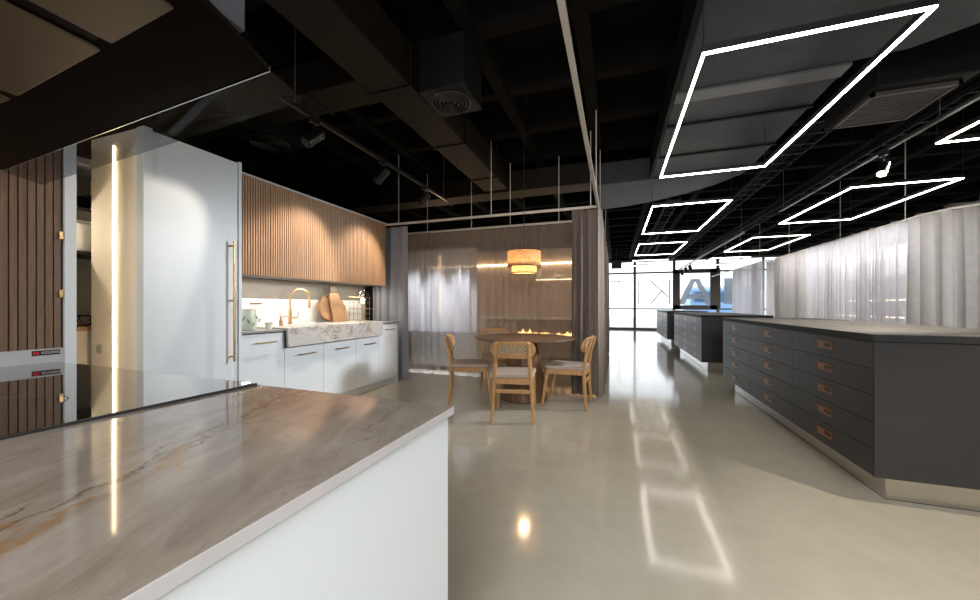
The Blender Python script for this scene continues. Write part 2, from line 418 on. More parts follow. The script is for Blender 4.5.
# ------------------------------------------------------------------ ceiling services
def duct(label, m, x0, x1, y0, y1, z0, z1, along='y', seam=1.2):
    r = thing('air_duct', label, 'air duct', ((x0+x1)/2, (y0+y1)/2, z0))
    bx(x0, x1, y0, y1, z0, z1).build('casing', M[m], r, bevel=.012)
    a, b = (y0, y1) if along == 'y' else (x0, x1); k = a+seam*.6
    while k < b-.2:
        (bx(x0-.012, x1+.012, k-.018, k+.018, z0-.012, z1+.005) if along == 'y' else bx(k-.018, k+.018, y0-.012, y1+.012, z0-.012, z1+.005)).build('seam_flange', M[m], r)
        k += seam
    k = a+.4
    while k < b:
        for q in ((x0+.02, x0+.05, k, k+.03), (x1-.05, x1-.02, k, k+.03)) if along == 'y' else ((k, k+.03, y0+.02, y0+.05), (k, k+.03, y1-.05, y1-.02)):
            bx(*q, z1, ZC).build('hanger_strap', M['black'], r)
        k += 1.9
    return r
duct('long brown rectangular duct running under the black ceiling towards the dining table', 'duct_brown', -2.02, -1.63, .8, 5.5, 3.0, 3.35, 'y', 1.15)
duct('brown cross duct branching over the kitchen units', 'duct_brown', -6.2, -2.04, 2.46, 2.80, 3.02, 3.3, 'x', 1.0)
duct('dark brown cross duct above the sheer-curtained booth', 'duct_brown', -6.2, -.35, 5.55, 5.95, 2.98, 3.3, 'x', 1.3)

def diffuser(label, x, y, z, w):
    r = thing('air_diffuser', label, 'air diffuser', (x, y, z))
    bx(x-w, x+w, y-w, y+w*1.05, z+.005, z+.42).build('box_casing', M['duct_black'], r, bevel=.01)
    bx(x-w, x+w, y-w, y+w*1.05, z-.004, z+.006).build('face_plate', mat('diffuser plate', (.009,.0088,.0085), .55, 0, .2), r)
    g = MB()
    for k in range(5):
        rr = w*.16*(k+1)-.01
        g.lathe((x, y, z-.004), [(rr, 0), (rr+.006, -.018), (rr+.022, -.006), (rr+.016, .006)], 40, True)
    g.build('round_grille', mat('diffuser rings', (.022,.021,.02), .45, 0, .3), r, smooth=True)
    MB().box(x-.02, x+.02, y-.02, y+.02, z+.42, ZC).build('hanger', M['black'], r)
diffuser('black boxed ceiling diffuser with round ring grille beside the brown duct', -1.33, 2.80, 2.90, .20)
diffuser('black boxed ceiling diffuser with round ring grille above the wall cabinets', -3.76, 3.07, 3.03, .24)

# the big grey duct over the corridor
r = thing('ventilation_duct', 'wide pale grey ventilation duct above the largest glowing light frame', 'air duct', (1.2, 3.5, 3.0))
wide = [(.50, -1.5), (2.35, -1.5), (2.42, 2.6), (2.38, 3.0), (2.25, 3.3), (2.0, 3.46), (1.62, 3.5), (.50, 3.5)]
MB().prism(wide, 3.0, 3.33).build('wide_section', M['duct_grey'], r, bevel=.02)
bx(.50, 1.70, 3.50, 3.66, 2.985, 3.33).build('flange', M['duct_pale'], r)
bx(.50, 1.72, 3.66, 5.75, 3.02, 3.33).build('narrow_section', M['duct_grey'], r, bevel=.01)
for yy in (4.15, 4.98): bx(.50, 1.735, yy, yy+.04, 3.005, 3.34).build('seam_flange', M['duct_black'], r)
bx(.465, .499, -1.5, 5.74, 2.995, 3.32).build('side_shade', M['duct_black'], r)  # added black sheet: shade on the duct's left side, put into colour
bend = [(-.35, 5.75), (1.72, 5.75), (1.66, 6.0), (1.45, 6.35), (1.1, 6.7), (.65, 7.0), (.2, 7.2), (-.35, 7.3)]
MB().prism(bend, 3.0, 3.33).build('bend_section', M['duct_grey'], r, bevel=.02)
for xx, yy in ((.7,1),(1.6,1),(.7,5),(1.6,5)): bx(xx, xx+.04, yy, yy+.03, 3.33, ZC).build('hanger_strap', M['black'], r)

# cassette box with grille
r = thing('air_conditioner', 'black ceiling air-conditioning cassette with slatted grille beside the grey duct', 'air conditioner', (2.5, 4.15, 2.9))
bx(1.98, 2.60, 3.75, 4.55, 2.91, 3.36).build('casing', M['duct_black'], r, bevel=.015)
g = MB()
for k in range(14):
    yy = 3.9+k*.037
    g.box(2.03, 2.52, yy, yy+.016, 2.885, 2.91)
g.build('grille', mat('grille slats', (.03,.027,.022), .5), r)
g = MB().box(2.0,2.55,3.86,3.885,2.88,2.91).box(2.0,2.55,4.425,4.45,2.88,2.91).box(2.0,2.025,3.86,4.45,2.88,2.91).box(2.525,2.55,3.86,4.45,2.88,2.91)
g.build('grille_frame', mat('grille frame', (.04,.037,.032), .5), r)
for xx in (2.1, 2.5): bx(xx, xx+.04, 4, 4.04, 3.36, ZC).build('hanger', M['black'], r)

M['tray_line'] = mat('dull silver line', (.16,.155,.15), .4)
M['tray'] = mat('tray metal', (.008,.0085,.0095), .6, 0, .15)
def tray(label, x, y0, y1, z, w):
    r = thing('cable_tray', label, 'cable tray', (x, (y0+y1)/2, z))
    for a in (x-w/2, x+w/2-.015): bx(a, a+.015, y0, y1, z, z+.06).build('side_rail', M['tray'], r)
    k = y0
    while k < y1: bx(x-w/2+.014, x+w/2-.014, k, k+.03, z, z+.012).build('rung', M['tray'], r); k += .3
    k = y0+.5
    while k < y1: MB().rod((x, k, z), (x, k, ZC), .006, seg=6).build('hanger', M['black'], r); k += 2.2
tray('black ladder cable tray running above the second corridor light frame', 1.02, 7.4, 16.0, 3.1, .22)
tray('long black ladder cable tray between the two rows of light frames', 2.12, 4.7, 17.5, 3.08, .26)
tray('black ladder cable tray above the right-hand curtain booth', 3.3, 3.0, 17.0, 3.2, .2)

# ceiling speaker box by the far window
r = thing('loudspeaker', 'small black loudspeaker hanging by the far window above the curtain', 'loudspeaker', (.02, 15.5, 2.65))
bx(-.17, .21, 15.35, 15.7, 2.66, 3.0).build('cabinet', M['blackmatte'], r, bevel=.02)
bx(-.13, .17, 15.33, 15.35, 2.70, 2.96).build('grille', M['black'], r)
MB().rod((.02, 15.5, 3.0), (.02, 15.5, ZC), .015).build('hanger', M['black'], r)

# ------------------------------------------------------------------ square LED frames
def led_frame(x0, x1, y0, y1, z, label, far=False, tops=(ZC,ZC)):
    r = thing('square_ceiling_light', label, 'ceiling light', ((x0+x1)/2, (y0+y1)/2, z), 'square light frames over the corridor')
    w, h = .017, .05
    p = MB(); d = MB()
    for (a, b, c, e) in ((x0, x1, y0, y0+w), (x0, x1, y1-w, y1), (x0, x0+w, y0+w, y1-w), (x1-w, x1, y0+w, y1-w)):
        p.box(a, b, c, e, z+.010, z+h); d.box(a+.001, b-.001, c+.001, e-.001, z, z+.010)
    p.build('profile', M['black'], r); d.build('diffuser', M['led_far' if far else 'led'], r)
    for a, c in ((x0+w/2, y0+w/2), (x1-w/2, y0+w/2), (x0+w/2, y1-w/2), (x1-w/2, y1-w/2)):
        MB().rod((a, c, z+.05), (a, c, tops[0] if c < (y0+y1)/2 else tops[1]), .003, seg=6).build('suspension_wire', M['black'], r)
ZL = 2.6
led_frame(.47, 1.475, 2.365, 4.51, ZL, 'largest glowing light frame, hanging under the grey duct', False, (3.0, 3.02))
led_frame(.50, 1.51, 5.78, 7.96, ZL, 'glowing light frame second in the corridor row, beyond the grey duct', False, (3.0, ZC))
led_frame(.51, 1.54, 9.24, 11.3, ZL, 'glowing light frame third in the corridor row towards the window', True)
led_frame(.52, 1.56, 12.6, 14.2, ZL, 'smallest glowing light frame of the corridor row, hung before the window', True)
led_frame(2.71, 3.72, 2.25, 4.38, ZL, 'glowing light frame cut by the picture edge, above the first drawer chest')
led_frame(2.74, 3.75, 5.66, 7.76, ZL, 'glowing light frame hung over the near white curtain booth')
led_frame(2.77, 3.77, 9.15, 11.35, ZL, 'glowing light frame above the far end of the near curtain booth', True)
led_frame(2.80, 3.80, 12.7, 14.8, ZL, 'glowing light frame hung over the far curtain booth', True)

# ------------------------------------------------------------------ tracks and spots
def track(label, x, y0, y1, z, m='black', ext=2.0):
    r = thing('light_track', label, 'light track', (x, (y0+y1)/2, z))
    bx(x-.018, x+.018, y0, y1, z, z+.035).build('rail', M[m], r)
    bx(x-.019, x-.016, y0, y1, z+.012, z+.016).build('rail_edge', M['tray_line'], r)
    n = max(2, int((y1-y0)/ext))
    for k in range(n):
        yy = y0+.15+(y1-y0-.3)*k/(n-1)
        MB().rod((x, yy, z+.035), (x, yy, ZC), .003, seg=6).build('suspension_rod', M['tray_line'], r)
def spot(label, x, y, z, d, lit=False, power=0, angle=70, col=(1,.86,.68), blend=.35, group='track spotlights', size=.9):
    r = thing('track_spotlight', label, 'spotlight', (x, y, z), group)
    d = Vector(d).normalized(); c = Vector((x, y, z-.16))
    bx(x-.02, x+.02, y-.05, y+.05, z-.035, z).build('adapter', M['black'], r)
    MB().rod((x, y, z-.03), (x, y, z-.13), .009, seg=8).build('stem', M['black'], r)
    a = c-d*.09*size; b = c+d*.11*size
    MB().rod(a, b, .055*size, seg=24).rod(a-d*.012, a, .045*size, .055*size, seg=24).build('lamp_head', M['black'], r, smooth=True)
    MB().rod(b, b+d*.006, .048*size, seg=24).build('lens', M['spot_face'] if lit else mat('dull lens', (.03,.03,.03), .25), r)
    if power:
        ld = bpy.data.lights.new('spot_beam', 'SPOT'); ld.energy = power; ld.color = col; ld.spot_size = math.radians(angle); ld.spot_blend = blend; ld.shadow_soft_size = .04
        lo = bpy.data.objects.new('spot_beam', ld); C.objects.link(lo); lo.location = b+d*.03; lo.rotation_euler = d.to_track_quat('-Z','Y').to_euler()
track('thin black light track in front of the oak wall cabinets', -2.53, 2.15, 5.2, 2.80)
spot('black spotlight nearest the tall white cabinet on the kitchen track', -2.53, 2.50, 2.80, (-.54,-1.6,-1.7), power=36, angle=42, blend=.12)
spot('black spotlight in the middle of the kitchen track', -2.53, 3.48, 2.80, (-.8,-.48,-1.2), power=85, angle=70, blend=.65)
spot('small black spotlight above the curtain rail end of the kitchen track', -2.53, 4.45, 2.80, (-.8,-.42,-1.2), power=85, angle=70, blend=.65)
track('black light track between the light frames and the near curtain booth', 2.66, 1.0, 7.5, 2.76)
spot('lit tube spotlight hanging from the track above the drawer chest', 2.66, 4.95, 2.76, (-.45,-.45,-1), lit=True, power=90, angle=60, size=.75)
spot('black spotlight on the side track lighting the floor before the first drawer chest', 2.66, 1.6, 2.76, (-.12,.1,-1), lit=True, power=120, angle=75, size=.75)
track('pale light track running over the corridor to the window', 2.45, 8.6, 16.5, 2.62, 'rod')
for k, yy in enumerate((14.2, 15.0, 15.9)):
    spot(('black spotlight on the window track closest to the far curtain booth', 'black spotlight second to last before the window frame', 'black spotlight at the window end of the pale track')[k],
         2.45, yy, 2.62, (.2, -.3, -1), lit=False, size=1.0)

# ------------------------------------------------------------------ curtains
def resample(path, step):
    out = []; 
    for a, b in zip(path, path[1:]):
        a, b = Vector(a), Vector(b); n = max(1, int((b-a).length/step))
        for k in range(n): out.append(a.lerp(b, k/n))
    out.append(Vector(path[-1])); return out
def curtain(label, m, path, z0, z1, lam, amp, group=None, name='curtain', seed=0, pinch=.55, cat='curtain', wobble=.35):
    rnd = random.Random(seed)
    pts = resample([(p[0], p[1], 0) for p in path], lam/9)
    n = len(pts); zs = [z0, z0+.25*(z1-z0), z0+.5*(z1-z0), z0+.75*(z1-z0), z1-.14, z1-.06, z1]
    s = [0]
    for a, b in zip(pts, pts[1:]): s.append(s[-1]+(b-a).length)
    ph = 0; last = 0; offs = []; amps = []; cur = 1.0
    fk = rnd.uniform(0, 10)
    for i in range(n):
        ph += (s[i]-last)/lam*2*PI*(1+wobble*math.sin(s[i]*2.1/lam*.3+fk)); last = s[i]
        cur = .75+.35*math.sin(s[i]/lam*1.7+fk*2)
        offs.append(ph); amps.append(cur)
    mb = MB(); grid = []
    for j, z in enumerate(zs):
        f = (1.0, 1.0, .95, .9, .7, pinch, pinch*.9)[j]; row = []
        for i, p in enumerate(pts):
            t = (pts[min(i+1,n-1)]-pts[max(i-1,0)]).normalized(); nn = Vector((-t.y, t.x, 0))
            o = math.sin(offs[i]+.25*math.sin(j*1.1+fk))*amp*amps[i]*f
            o2 = math.sin(2*offs[i]+j*.3)*amp*.22*f
            q = p+nn*o+t*o2; row.append(mb.bm.verts.new((q.x, q.y, z)))
        grid.append(row)
    for a, b in zip(grid, grid[1:]):
        for i in range(n-1): mb.bm.faces.new((a[i], a[i+1], b[i+1], b[i]))
    mid = path[len(path)//2]
    o = mb.build(name, m, smooth='all', origin=(mid[0], mid[1], z0))
    return tag(o, label, cat, group)
def rail(label, path, z, rods, zr=ZC, rr=.006, r0=.014):
    mid = path[len(path)//2]
    r = thing('curtain_rail', label, 'curtain rail', (mid[0], mid[1], z))
    mb = MB()
    for a, b in zip(path, path[1:]):
        d = (Vector(b)-Vector(a)); d.normalize(); nn = Vector((-d.y, d.x))*r0
        pts = [(a[0]+nn.x, a[1]+nn.y), (a[0]-nn.x, a[1]-nn.y), (b[0]-nn.x, b[1]-nn.y), (b[0]+nn.x, b[1]+nn.y)]
        mb.prism(pts, z, z+.028)
    mb.build('rail_profile', M['rod'], r)
    for x, yy in rods: MB().rod((x, yy, z+.02), (x, yy, zr), rr, seg=8).build('suspension_rod', M['rod'], r, smooth=True)
RZ = 2.37
# dining booth
rail('pale curtain rail across the open front of the dining booth', [(-3.62, 4.68), (-.226, 4.68)], RZ, [(-3.1, 4.68), (-1.62, 4.68), (-.30, 4.68)])
rail('long pale curtain rail running overhead along the corridor side of the dining booth', [(-.21, -.6), (-.21, 9.4)], RZ, [(-.21, 1.0), (-.21, 4.2), (-.21, 5.3), (-.21, 8.0)])
rail('pale curtain rail along the back of the dining booth carrying the sheer', [(-4.2, 5.38), (-.25, 5.38)], RZ, [(-3.0, 5.38), (-2.2, 5.38), (-1.55, 5.38), (-.8, 5.38)])
curtain('taupe curtain drawn back in a bunch at the booth corner by the chair', 'taupe', [(-.54, 4.70), (-.21, 4.73)], .02, RZ, .075, .045, seed=3)
curtain('beige curtain hanging along the corridor edge of the dining booth', 'sheer_side', [(-.19, 4.70), (-.20, 9.3)], .02, RZ, .16, .05, seed=5)
curtain('grey lilac curtain at the end of the kitchen units', 'curtain_grey', [(-3.66, 4.80), (-3.03, 4.80)], .02, RZ, .13, .045, seed=8)
curtain('large warm see-through sheer hanging behind the dining table', 'sheer_warm', [(-4.1, 5.42), (-.30, 5.42)], .006, RZ, .17, .03, seed=11, wobble=.7)
curtain('short white sheer with wavy hem hung behind the booth sheer beside the kitchen', 'sheer_short', [(-3.62, 5.58), (-2.2, 5.58)], .70, 2.12, .19, .06, seed=12, pinch=1)

# near booth over the chests
rail('pale curtain rail around the near white curtain booth', [(3.95, 11.4), (3.95, 6.55), (4.02, 6.28), (4.2, 6.1), (4.5, 6.05), (7.1, 6.05)], RZ,
     [(3.95, 10.6), (3.95, 8.5), (3.95, 6.9), (4.32, 6.07)], r0=.012)
G1 = None
curtain('white sheer at the window end of the near booth', 'sheer_dense', [(3.93, 11.4), (3.93, 9.75)], .03, RZ, .13, .05, seed=21)
curtain('wide white sheer in the middle of the near booth with a light line showing through', 'sheer_white', [(3.94, 9.78), (3.94, 6.875)], .03, RZ, .125, .05, seed=22, pinch=.8)
curtain('oatmeal sheer wrapping the rounded corner of the near booth', 'sheer_dense', [(3.94, 6.86), (3.95, 6.5), (4.03, 6.26), (4.2, 6.12), (4.32, 6.07)], .03, RZ, .15, .06, seed=23, pinch=.8)
curtain('oatmeal sheer on the camera-facing side of the near booth', 'sheer_dense', [(4.36, 6.05), (7.0, 6.05)], .03, RZ, .19, .065, seed=24, pinch=.8)
# far booth
rail('pale curtain rail of the far booth next to the window', [(3.86, 17.6), (3.86, 11.9), (7.1, 11.9)], RZ, [(3.86, 15.6), (3.86, 13.9), (3.86, 12.2)])
curtain('bluish sheer of the far booth hanging closest to the window', 'sheer_white', [(3.84, 14.6), (3.86, 12.0)], .03, RZ, .17, .055, seed=31)
curtain('grey sheer on the camera-facing side of the far booth', 'sheer_dense', [(3.92, 11.95), (6.9, 11.95)], .03, RZ, .22, .05, seed=32)

# ------------------------------------------------------------------ displays behind the sheers
def wall_unit(label, x0, x1, y, z0, z1, dep, strip_m, face='y', nm='wall_shelf'):
    pass
struct('wall_booth', bx(-4.9, -.30, 8.0, 8.1, 0, 2.42), mottled('booth panel', (.28,.21,.165), (.34,.26,.20), 2, .7))
r = thing('display_cabinet', 'low display cabinet with worktop behind the sheer of the dining booth', 'cabinet', (-2.0, 7.7, 0))
bx(-4.8, -.35, 7.42, 7.99, .08, .86).build('carcass', mat('dim carcass', (.30,.25,.21), .5), r)
bx(-4.82, -.33, 7.38, 7.99, .86, .90).build('worktop', mat('display top', (.5,.46,.42), .4), r)
bx(-4.8, -.35, 7.48, 7.99, 0, .08).build('plinth', M['blackmatte'], r)
r = thing('electric_fireplace', 'glowing orange electric fireplace seen through the dining booth sheer', 'fireplace', (-1.4, 7.3, .5))
bx(-1.98, -.38, 7.30, 7.41, .50, .54).build('tray', M['blackmatte'], r)
bx(-1.98, -.38, 7.40, 7.415, .54, .84).build('back_panel', mat('fire back', (.10,.05,.02), .3), r)
fl = MB(); rnd = random.Random(4)
xx = -1.95
while xx < -.42:
    hh = rnd.uniform(.04, .12) * (1.15 if xx > -1.0 or xx < -1.7 else .62); ww = rnd.uniform(.04, .09)
    pts = [(xx, 0), (xx+ww, 0), (xx+ww*.95, hh*.35), (xx+ww*.62, hh*.7), (xx+ww*.55, hh), (xx+ww*.3, hh*.62), (xx-.01, hh*.3)]
    yy = rnd.uniform(7.33, 7.38)
    fl.prism(pts, 0, .006, Matrix.Translation((0, yy, .54)) @ Matrix.Rotation(PI/2, 4, 'X')); xx += ww*.75
fl.build('flame_sheet', M['flame'], r)
r = thing('glass_shelf', 'lit glass shelf on the panel behind the dining booth sheer', 'shelf', (-1.5, 7.85, 1.7))
bx(-2.6, -.5, 7.72, 7.99, 1.70, 1.72).build('board', M['clear'], r)
bx(-1.7, -.5, 7.975, 7.985, 1.722, 1.728).build('light_strip', M['led_warm_soft'], r)
sh = [('tall pale vase standing on the lit glass shelf behind the sheer', -1.6, .07, .26), ('round pale bowl on the lit glass shelf behind the sheer', -1.2, .11, .12), ('slim pale bottle on the lit glass shelf behind the sheer', -.85, .05, .3)]
for lab, px, pr, ph_ in sh:
    tag(MB().lathe((px, 7.84, 1.722), [(0,0),(pr*.7,0),(pr,ph_*.35),(pr*.8,ph_*.7),(pr*.45,ph_*.85),(pr*.5,ph_),(0,ph_)], 20).build('vase', M['cream_ceramic'], smooth=True, origin=(px,7.84,1.722)), lab, 'vase')
tag(bx(-4.4, -.40, 7.93, 7.995, 2.07, 2.10).build('light_strip', M['led_warm_soft'], origin=(-2.4,7.96,2.07)), 'horizontal warm light strip glowing behind the dining booth sheer', 'light strip')
tag(bx(-4.13, -4.08, 7.93, 7.995, .92, 2.36).build('light_strip', M['led_warm_soft'], origin=(-4.1,7.96,.92)), 'vertical warm light strip glowing behind the dining booth sheer', 'light strip')
r = thing('display_counter', 'white counter standing close behind the short white sheer', 'counter', (-2.9, 6.0, 0))
bx(-3.6, -2.30, 5.86, 6.4, .06, .88).build('carcass', M['lacquer_body'], r)
bx(-3.62, -2.28, 5.82, 6.42, .88, .91).build('worktop', M['slab_edge'], r)
bx(-3.6, -2.30, 5.90, 6.36, 0, .06).build('plinth', M['blackmatte'], r)

# display behind right booth
r = thing('display_shelving', 'white shelf wall with light lines behind the near booth sheers', 'shelving', (5.3, 9.9, 0))
bx(5.0, 5.6, 8.7, 11.2, 0, .9).build('base_unit', M['lacquer_body'], r)
bx(4.97, 5.6, 8.68, 11.22, .9, .94).build('worktop', M['slab_edge'], r)
bx(5.3, 5.6, 8.7, 11.2, 1.25, 1.28).build('shelf', M['lacquer_body'], r)
bx(5.05, 5.6, 8.7, 11.2, 1.75, 2.3).build('wall_unit', M['lacquer_body'], r)
bx(5.6, 5.65, 8.68, 11.22, 0, 2.3).build('back_panel', M['lacquer_body'], r)
bx(5.03, 5.05, 8.7, 11.2, 2.12, 2.15).build('light_strip', M['led_faint'], r)
bx(5.28, 5.30, 8.7, 11.2, 1.25, 1.265).build('light_strip', M['led_faint'], r)
bx(4.955, 4.97, 8.7, 11.2, .915, .93).build('light_strip', M['led_faint'], r)

# ------------------------------------------------------------------ kitchen run on the left
KX = -3.07          # door face
tag(bx(-3.80, -3.72, 1.82, 4.68, 0, 2.40).build('wall_kitchen', M['partition']), kind='structure')
def bar_handle(mb_parent, x, y0, y1, z, nm='handle'):
    h = MB().rod((x+.035, y0, z), (x+.035, y1, z), .0065, seg=10)
    h.rod((x, y0+.025, z), (x+.035, y0+.025, z), .005, seg=8).rod((x, y1-.025, z), (x+.035, y1-.025, z), .005, seg=8)
    return h.build(nm, M['bronze'], mb_parent, smooth=True)
cabs = [(2.235, 2.67, .895, 'white base cabinet beside the tall white cabinet, below the canisters'),
        (2.67, 3.17, .735, 'white base cabinet under the tap end of the marble sink'),
        (3.17, 3.70, .735, 'white base cabinet under the middle of the marble sink'),
        (3.70, 4.17, .735, 'white base cabinet under the curtain end of the marble sink'),
        (4.17, 4.60, .895, 'white base cabinet at the curtain end of the kitchen run')]
for y0, y1, zt, lab in cabs:
    r = thing('base_cabinet', lab, 'kitchen cabinet', (-3.4, (y0+y1)/2, 0), 'white kitchen base cabinets')
    bx(-3.71, KX-.022, y0, y1, .10, zt).build('carcass', M['lacquer_body'], r)
    bx(-3.71, KX-.06, y0, y1, 0, .10).build('plinth', M['lacquer_body'], r)
    d = bx(KX-.02, KX, y0+.002, y1-.002, .105, zt-.007).build('door', M['lacquer'], r, bevel=.002)
    bx(KX-.03, KX-.019, y0, y1, zt-.03, zt).build('shadow_gap', M['gap'], r)
    c_ = (y0+y1)/2; bar_handle(d, KX, c_-.105, c_+.105, zt-.085)
r = thing('end_panel', 'white end panel closing the kitchen run by the curtain', 'end panel', (-3.38, 4.61, 0))
bx(-3.71, KX, 4.602, 4.622, 0, .895).build('board', M['lacquer'], r); bx(KX, KX+.002, 4.603, 4.621, .0, .895).build('edge_band', M['slab_edge'], r)
r = thing('kitchen_worktop', 'thin dark grey worktop along the white kitchen units', 'worktop', (-3.4, 3.4, .897))
MB().box(-3.715, -3.62, 2.235, 4.63, .897, .917).box(-3.62, KX+.012, 2.235, 2.655, .897, .917).box(-3.62, KX+.012, 4.185, 4.63, .897, .917).build('slab', M['darktop'], r, bevel=.002)
# marble apron sink
r = thing('apron_sink', 'deep pale marble apron sink with dark veins standing proud of the cabinets', 'sink', (-3.3, 3.42, .737))
bx(-3.04, -3.02, 2.66, 4.18, .742, .932).build('apron', M['marble_white'], r, bevel=.003)
MB().box(-3.62, -3.55, 2.66, 4.18, .90, .932).box(-3.10, -3.042, 2.66, 4.18, .90, .932).box(-3.55, -3.10, 2.66, 2.76, .90, .932).box(-3.55, -3.10, 3.55, 4.18, .90, .932).build('rim', M['marble_white'], r, bevel=.003)
MB().box(-3.55, -3.10, 2.76, 3.55, .745, .755).box(-3.56, -3.55, 2.75, 3.56, .745, .90).box(-3.10, -3.09, 2.75, 3.56, .745, .90).box(-3.55,-3.10,2.75,2.76,.745,.90).box(-3.55,-3.10,3.55,3.56,.745,.90).build('basin', M['marble_white'], r)
# splashbacks
tag(bx(-3.715, -3.70, 2.235, 4.62, .917, 1.225).build('splashback', M['white_stone'], origin=(-3.7,3.4,.917)), 'bright white splashback strip behind the tap and boards', 'splashback')
tag(bx(-3.718, -3.705, 2.235, 4.66, 1.225, 1.45).build('splashback', M['concrete'], origin=(-3.7,3.4,1.225)), 'grey stone splashback strip directly under the oak wall cabinets', 'splashback')
# fluted wall cabinets
for k, (y0, y1, lab) in enumerate(((2.245, 2.73, 'fluted oak wall cabinet next to the tall white cabinet'),
                                 (2.73, 3.80, 'widest fluted oak wall cabinet above the sink'),
                                 (3.80, 4.68, 'fluted oak wall cabinet at the curtain end'))):
    r = thing('wall_cabinet', lab, 'wall cabinet', (-3.5, (y0+y1)/2, 1.455), 'fluted oak wall cabinets')
    bx(-3.70, -3.355, y0, y1, 1.455, 2.385).build('carcass', M['oak_flute'], r)
    f = MB().box(-3.353, -3.345, y0+.001, y1-.001, 1.45, 2.39)
    n = int((y1-y0-.004)/.026); w = (y1-y0-.004)/n
    for i in range(n):
        a = y0+.002+i*w
        f.prism([(-3.346, a+.002), (-3.330, a+.006), (-3.328, a+w/2), (-3.330, a+w-.006), (-3.346, a+w-.002)], 1.45, 2.39)
    f.build('fluted_door', M['oak_flute'], r)
    bx(-3.68, -3.37, y0+.004, y1-.004, 1.449, 1.455).build('bottom_board', M['darktop'], r)
tag(bx(-3.71, -3.32, 2.24, 4.69, 2.392, 2.41).build('cornice_board', M['slab_edge'], origin=(-3.5,3.4,2.392)), 'pale top board lying on the oak wall cabinets', 'board')
# tall white cabinet
r = thing('tall_cabinet', 'tall white cabinet with long brass handle beside the cream niche', 'tall cabinet', (-3.4, 1.9, 0))
bx(-3.71, KX-.025, 1.575, 2.23, 0, 2.38).build('carcass', M['lacquer_body'], r)
d = bx(KX-.022, KX, 1.60, 2.205, .08, 2.375).build('door', M['lacquer'], r, bevel=.003)
MB().rod((-3.02, 2.14, .68), (-3.02, 2.14, 1.69), .009, seg=12).rod((KX, 2.14, .72), (-3.02, 2.14, .72), .008).rod((KX, 2.14, 1.65), (-3.02, 2.14, 1.65), .008).rod((KX, 2.14, 1.19), (-3.02, 2.14, 1.19), .008).build('long_handle', M['brass'], d, smooth=True)
MB().box(-3.10, KX+.012, 1.575, 1.597, 0, 2.385).box(-3.10, KX+.012, 2.208, 2.232, 0, 2.385).build('side_frame', M['lacquer'], r)
li = bx(-3.70, -3.135, 1.555, 1.573, .0, 2.385).build('cream_liner', M['cream'], r)
bx(-3.412, -3.407, 1.545, 1.556, .5, 2.30).build('light_strip', M['led_warm'], li)
bx(-3.133, KX+.012, 1.545, 1.575, 0, 2.385).build('edge_trim', M['lacquer'], r)
MB().rod((-3.59, 1.556, .83), (-3.59, 1.548, .83), .035, seg=20).build('socket', mat('socket grey', (.38,.35,.31), .5), li, smooth=True)
# niche with shelves
r = thing('niche_shelving', 'narrow niche shelving with black shelves beside the cream panel', 'shelving', (-3.95, 1.35, 0))
bx(-4.22, -4.20, .92, 1.78, 0, 2.385).build('back_panel', mat('niche back', (.50,.46,.40), .6), r)
for yy in (.92, 1.76): bx(-4.20, -3.74, yy, yy+.02, 0, 2.385).build('side_panel', M['cream'], r)
bx(-4.20, -3.76, .94, 1.76, 0, .96).build('drawer_stack', mat('niche drawer', (.62,.57,.50), .5), r)
bx(-4.20, -3.74, .94, 1.76, .96, .99).build('counter', M['boardwood'], r)
for z in (1.54, 1.86, 1.97): bx(-4.20, -3.78, .94, 1.76, z, z+.02).build('shelf', M['black'], r)
bx(-4.20, -3.78, .94, 1.76, 2.2, 2.22).build('top_shelf', M['lacquer_body'], r)
tag(MB().lathe((-3.90, 1.60, 1.56), [(0,0),(.07,0),(.085,.03),(.085,.17),(.065,.215),(.045,.225),(0,.225)], 24).build('storage_jar', M['cream_ceramic'], smooth=True, origin=(-3.90,1.60,1.56)), 'cream jar on the black shelf in the niche', 'jar')
r = thing('fruit_bowl', 'black wire bowl on the wooden niche counter', 'bowl', (-3.9, 1.57, .99))
for k in range(10):
    a = 2*PI*k/10
    MB().tube([(-3.9+.03*math.cos(a), 1.57+.03*math.sin(a), .993), (-3.9+.08*math.cos(a), 1.57+.08*math.sin(a), 1.01), (-3.9+.11*math.cos(a+.3), 1.57+.11*math.sin(a+.3), 1.07)], .003, 6).build('wire', M['black'], r)
MB().lathe((-3.9,1.57,1.07), [(.108,0),(.112,.003),(.116,0),(.112,-.003)], 32, True).build('rim', M['black'], r)
# dark slatted tall cabinet
r = thing('slatted_tall_cabinet', 'tall cabinet with dark walnut slatted doors at the island end', 'tall cabinet', (-3.4, 0, 0))
bx(-3.71, KX-.03, -1.6, 1.17, 0, 2.38).build('carcass', mat('dark carcass', (.04,.025,.018), .6), r)
for a, b in ((-1.6, -.42), (-.42, .10), (.10, .64), (.64, 1.165)):
    f = bx(KX-.028, KX-.012, a+.002, b-.002, .02, 2.375)
    n = round((b-a)/.0335); w = (b-a-.004)/n
    for i in range(n): f.box(KX-.013, KX, a+.002+i*w+.003, a+.002+(i+1)*w-.003, .02, 2.375)
    d = f.build('slatted_door', M['walnut'], r)
    if b > 1.1:
        for z in (.42, 1.22, 1.56, 2.16): bx(KX-.001, KX+.012, 1.150, 1.166, z-.022, z+.022).build('hinge', M['brass'], d)
bx(-3.71, KX+.01, 1.172, 1.222, 0, 2.385).build('side_post', M['lacquer'], r, bevel=.002)

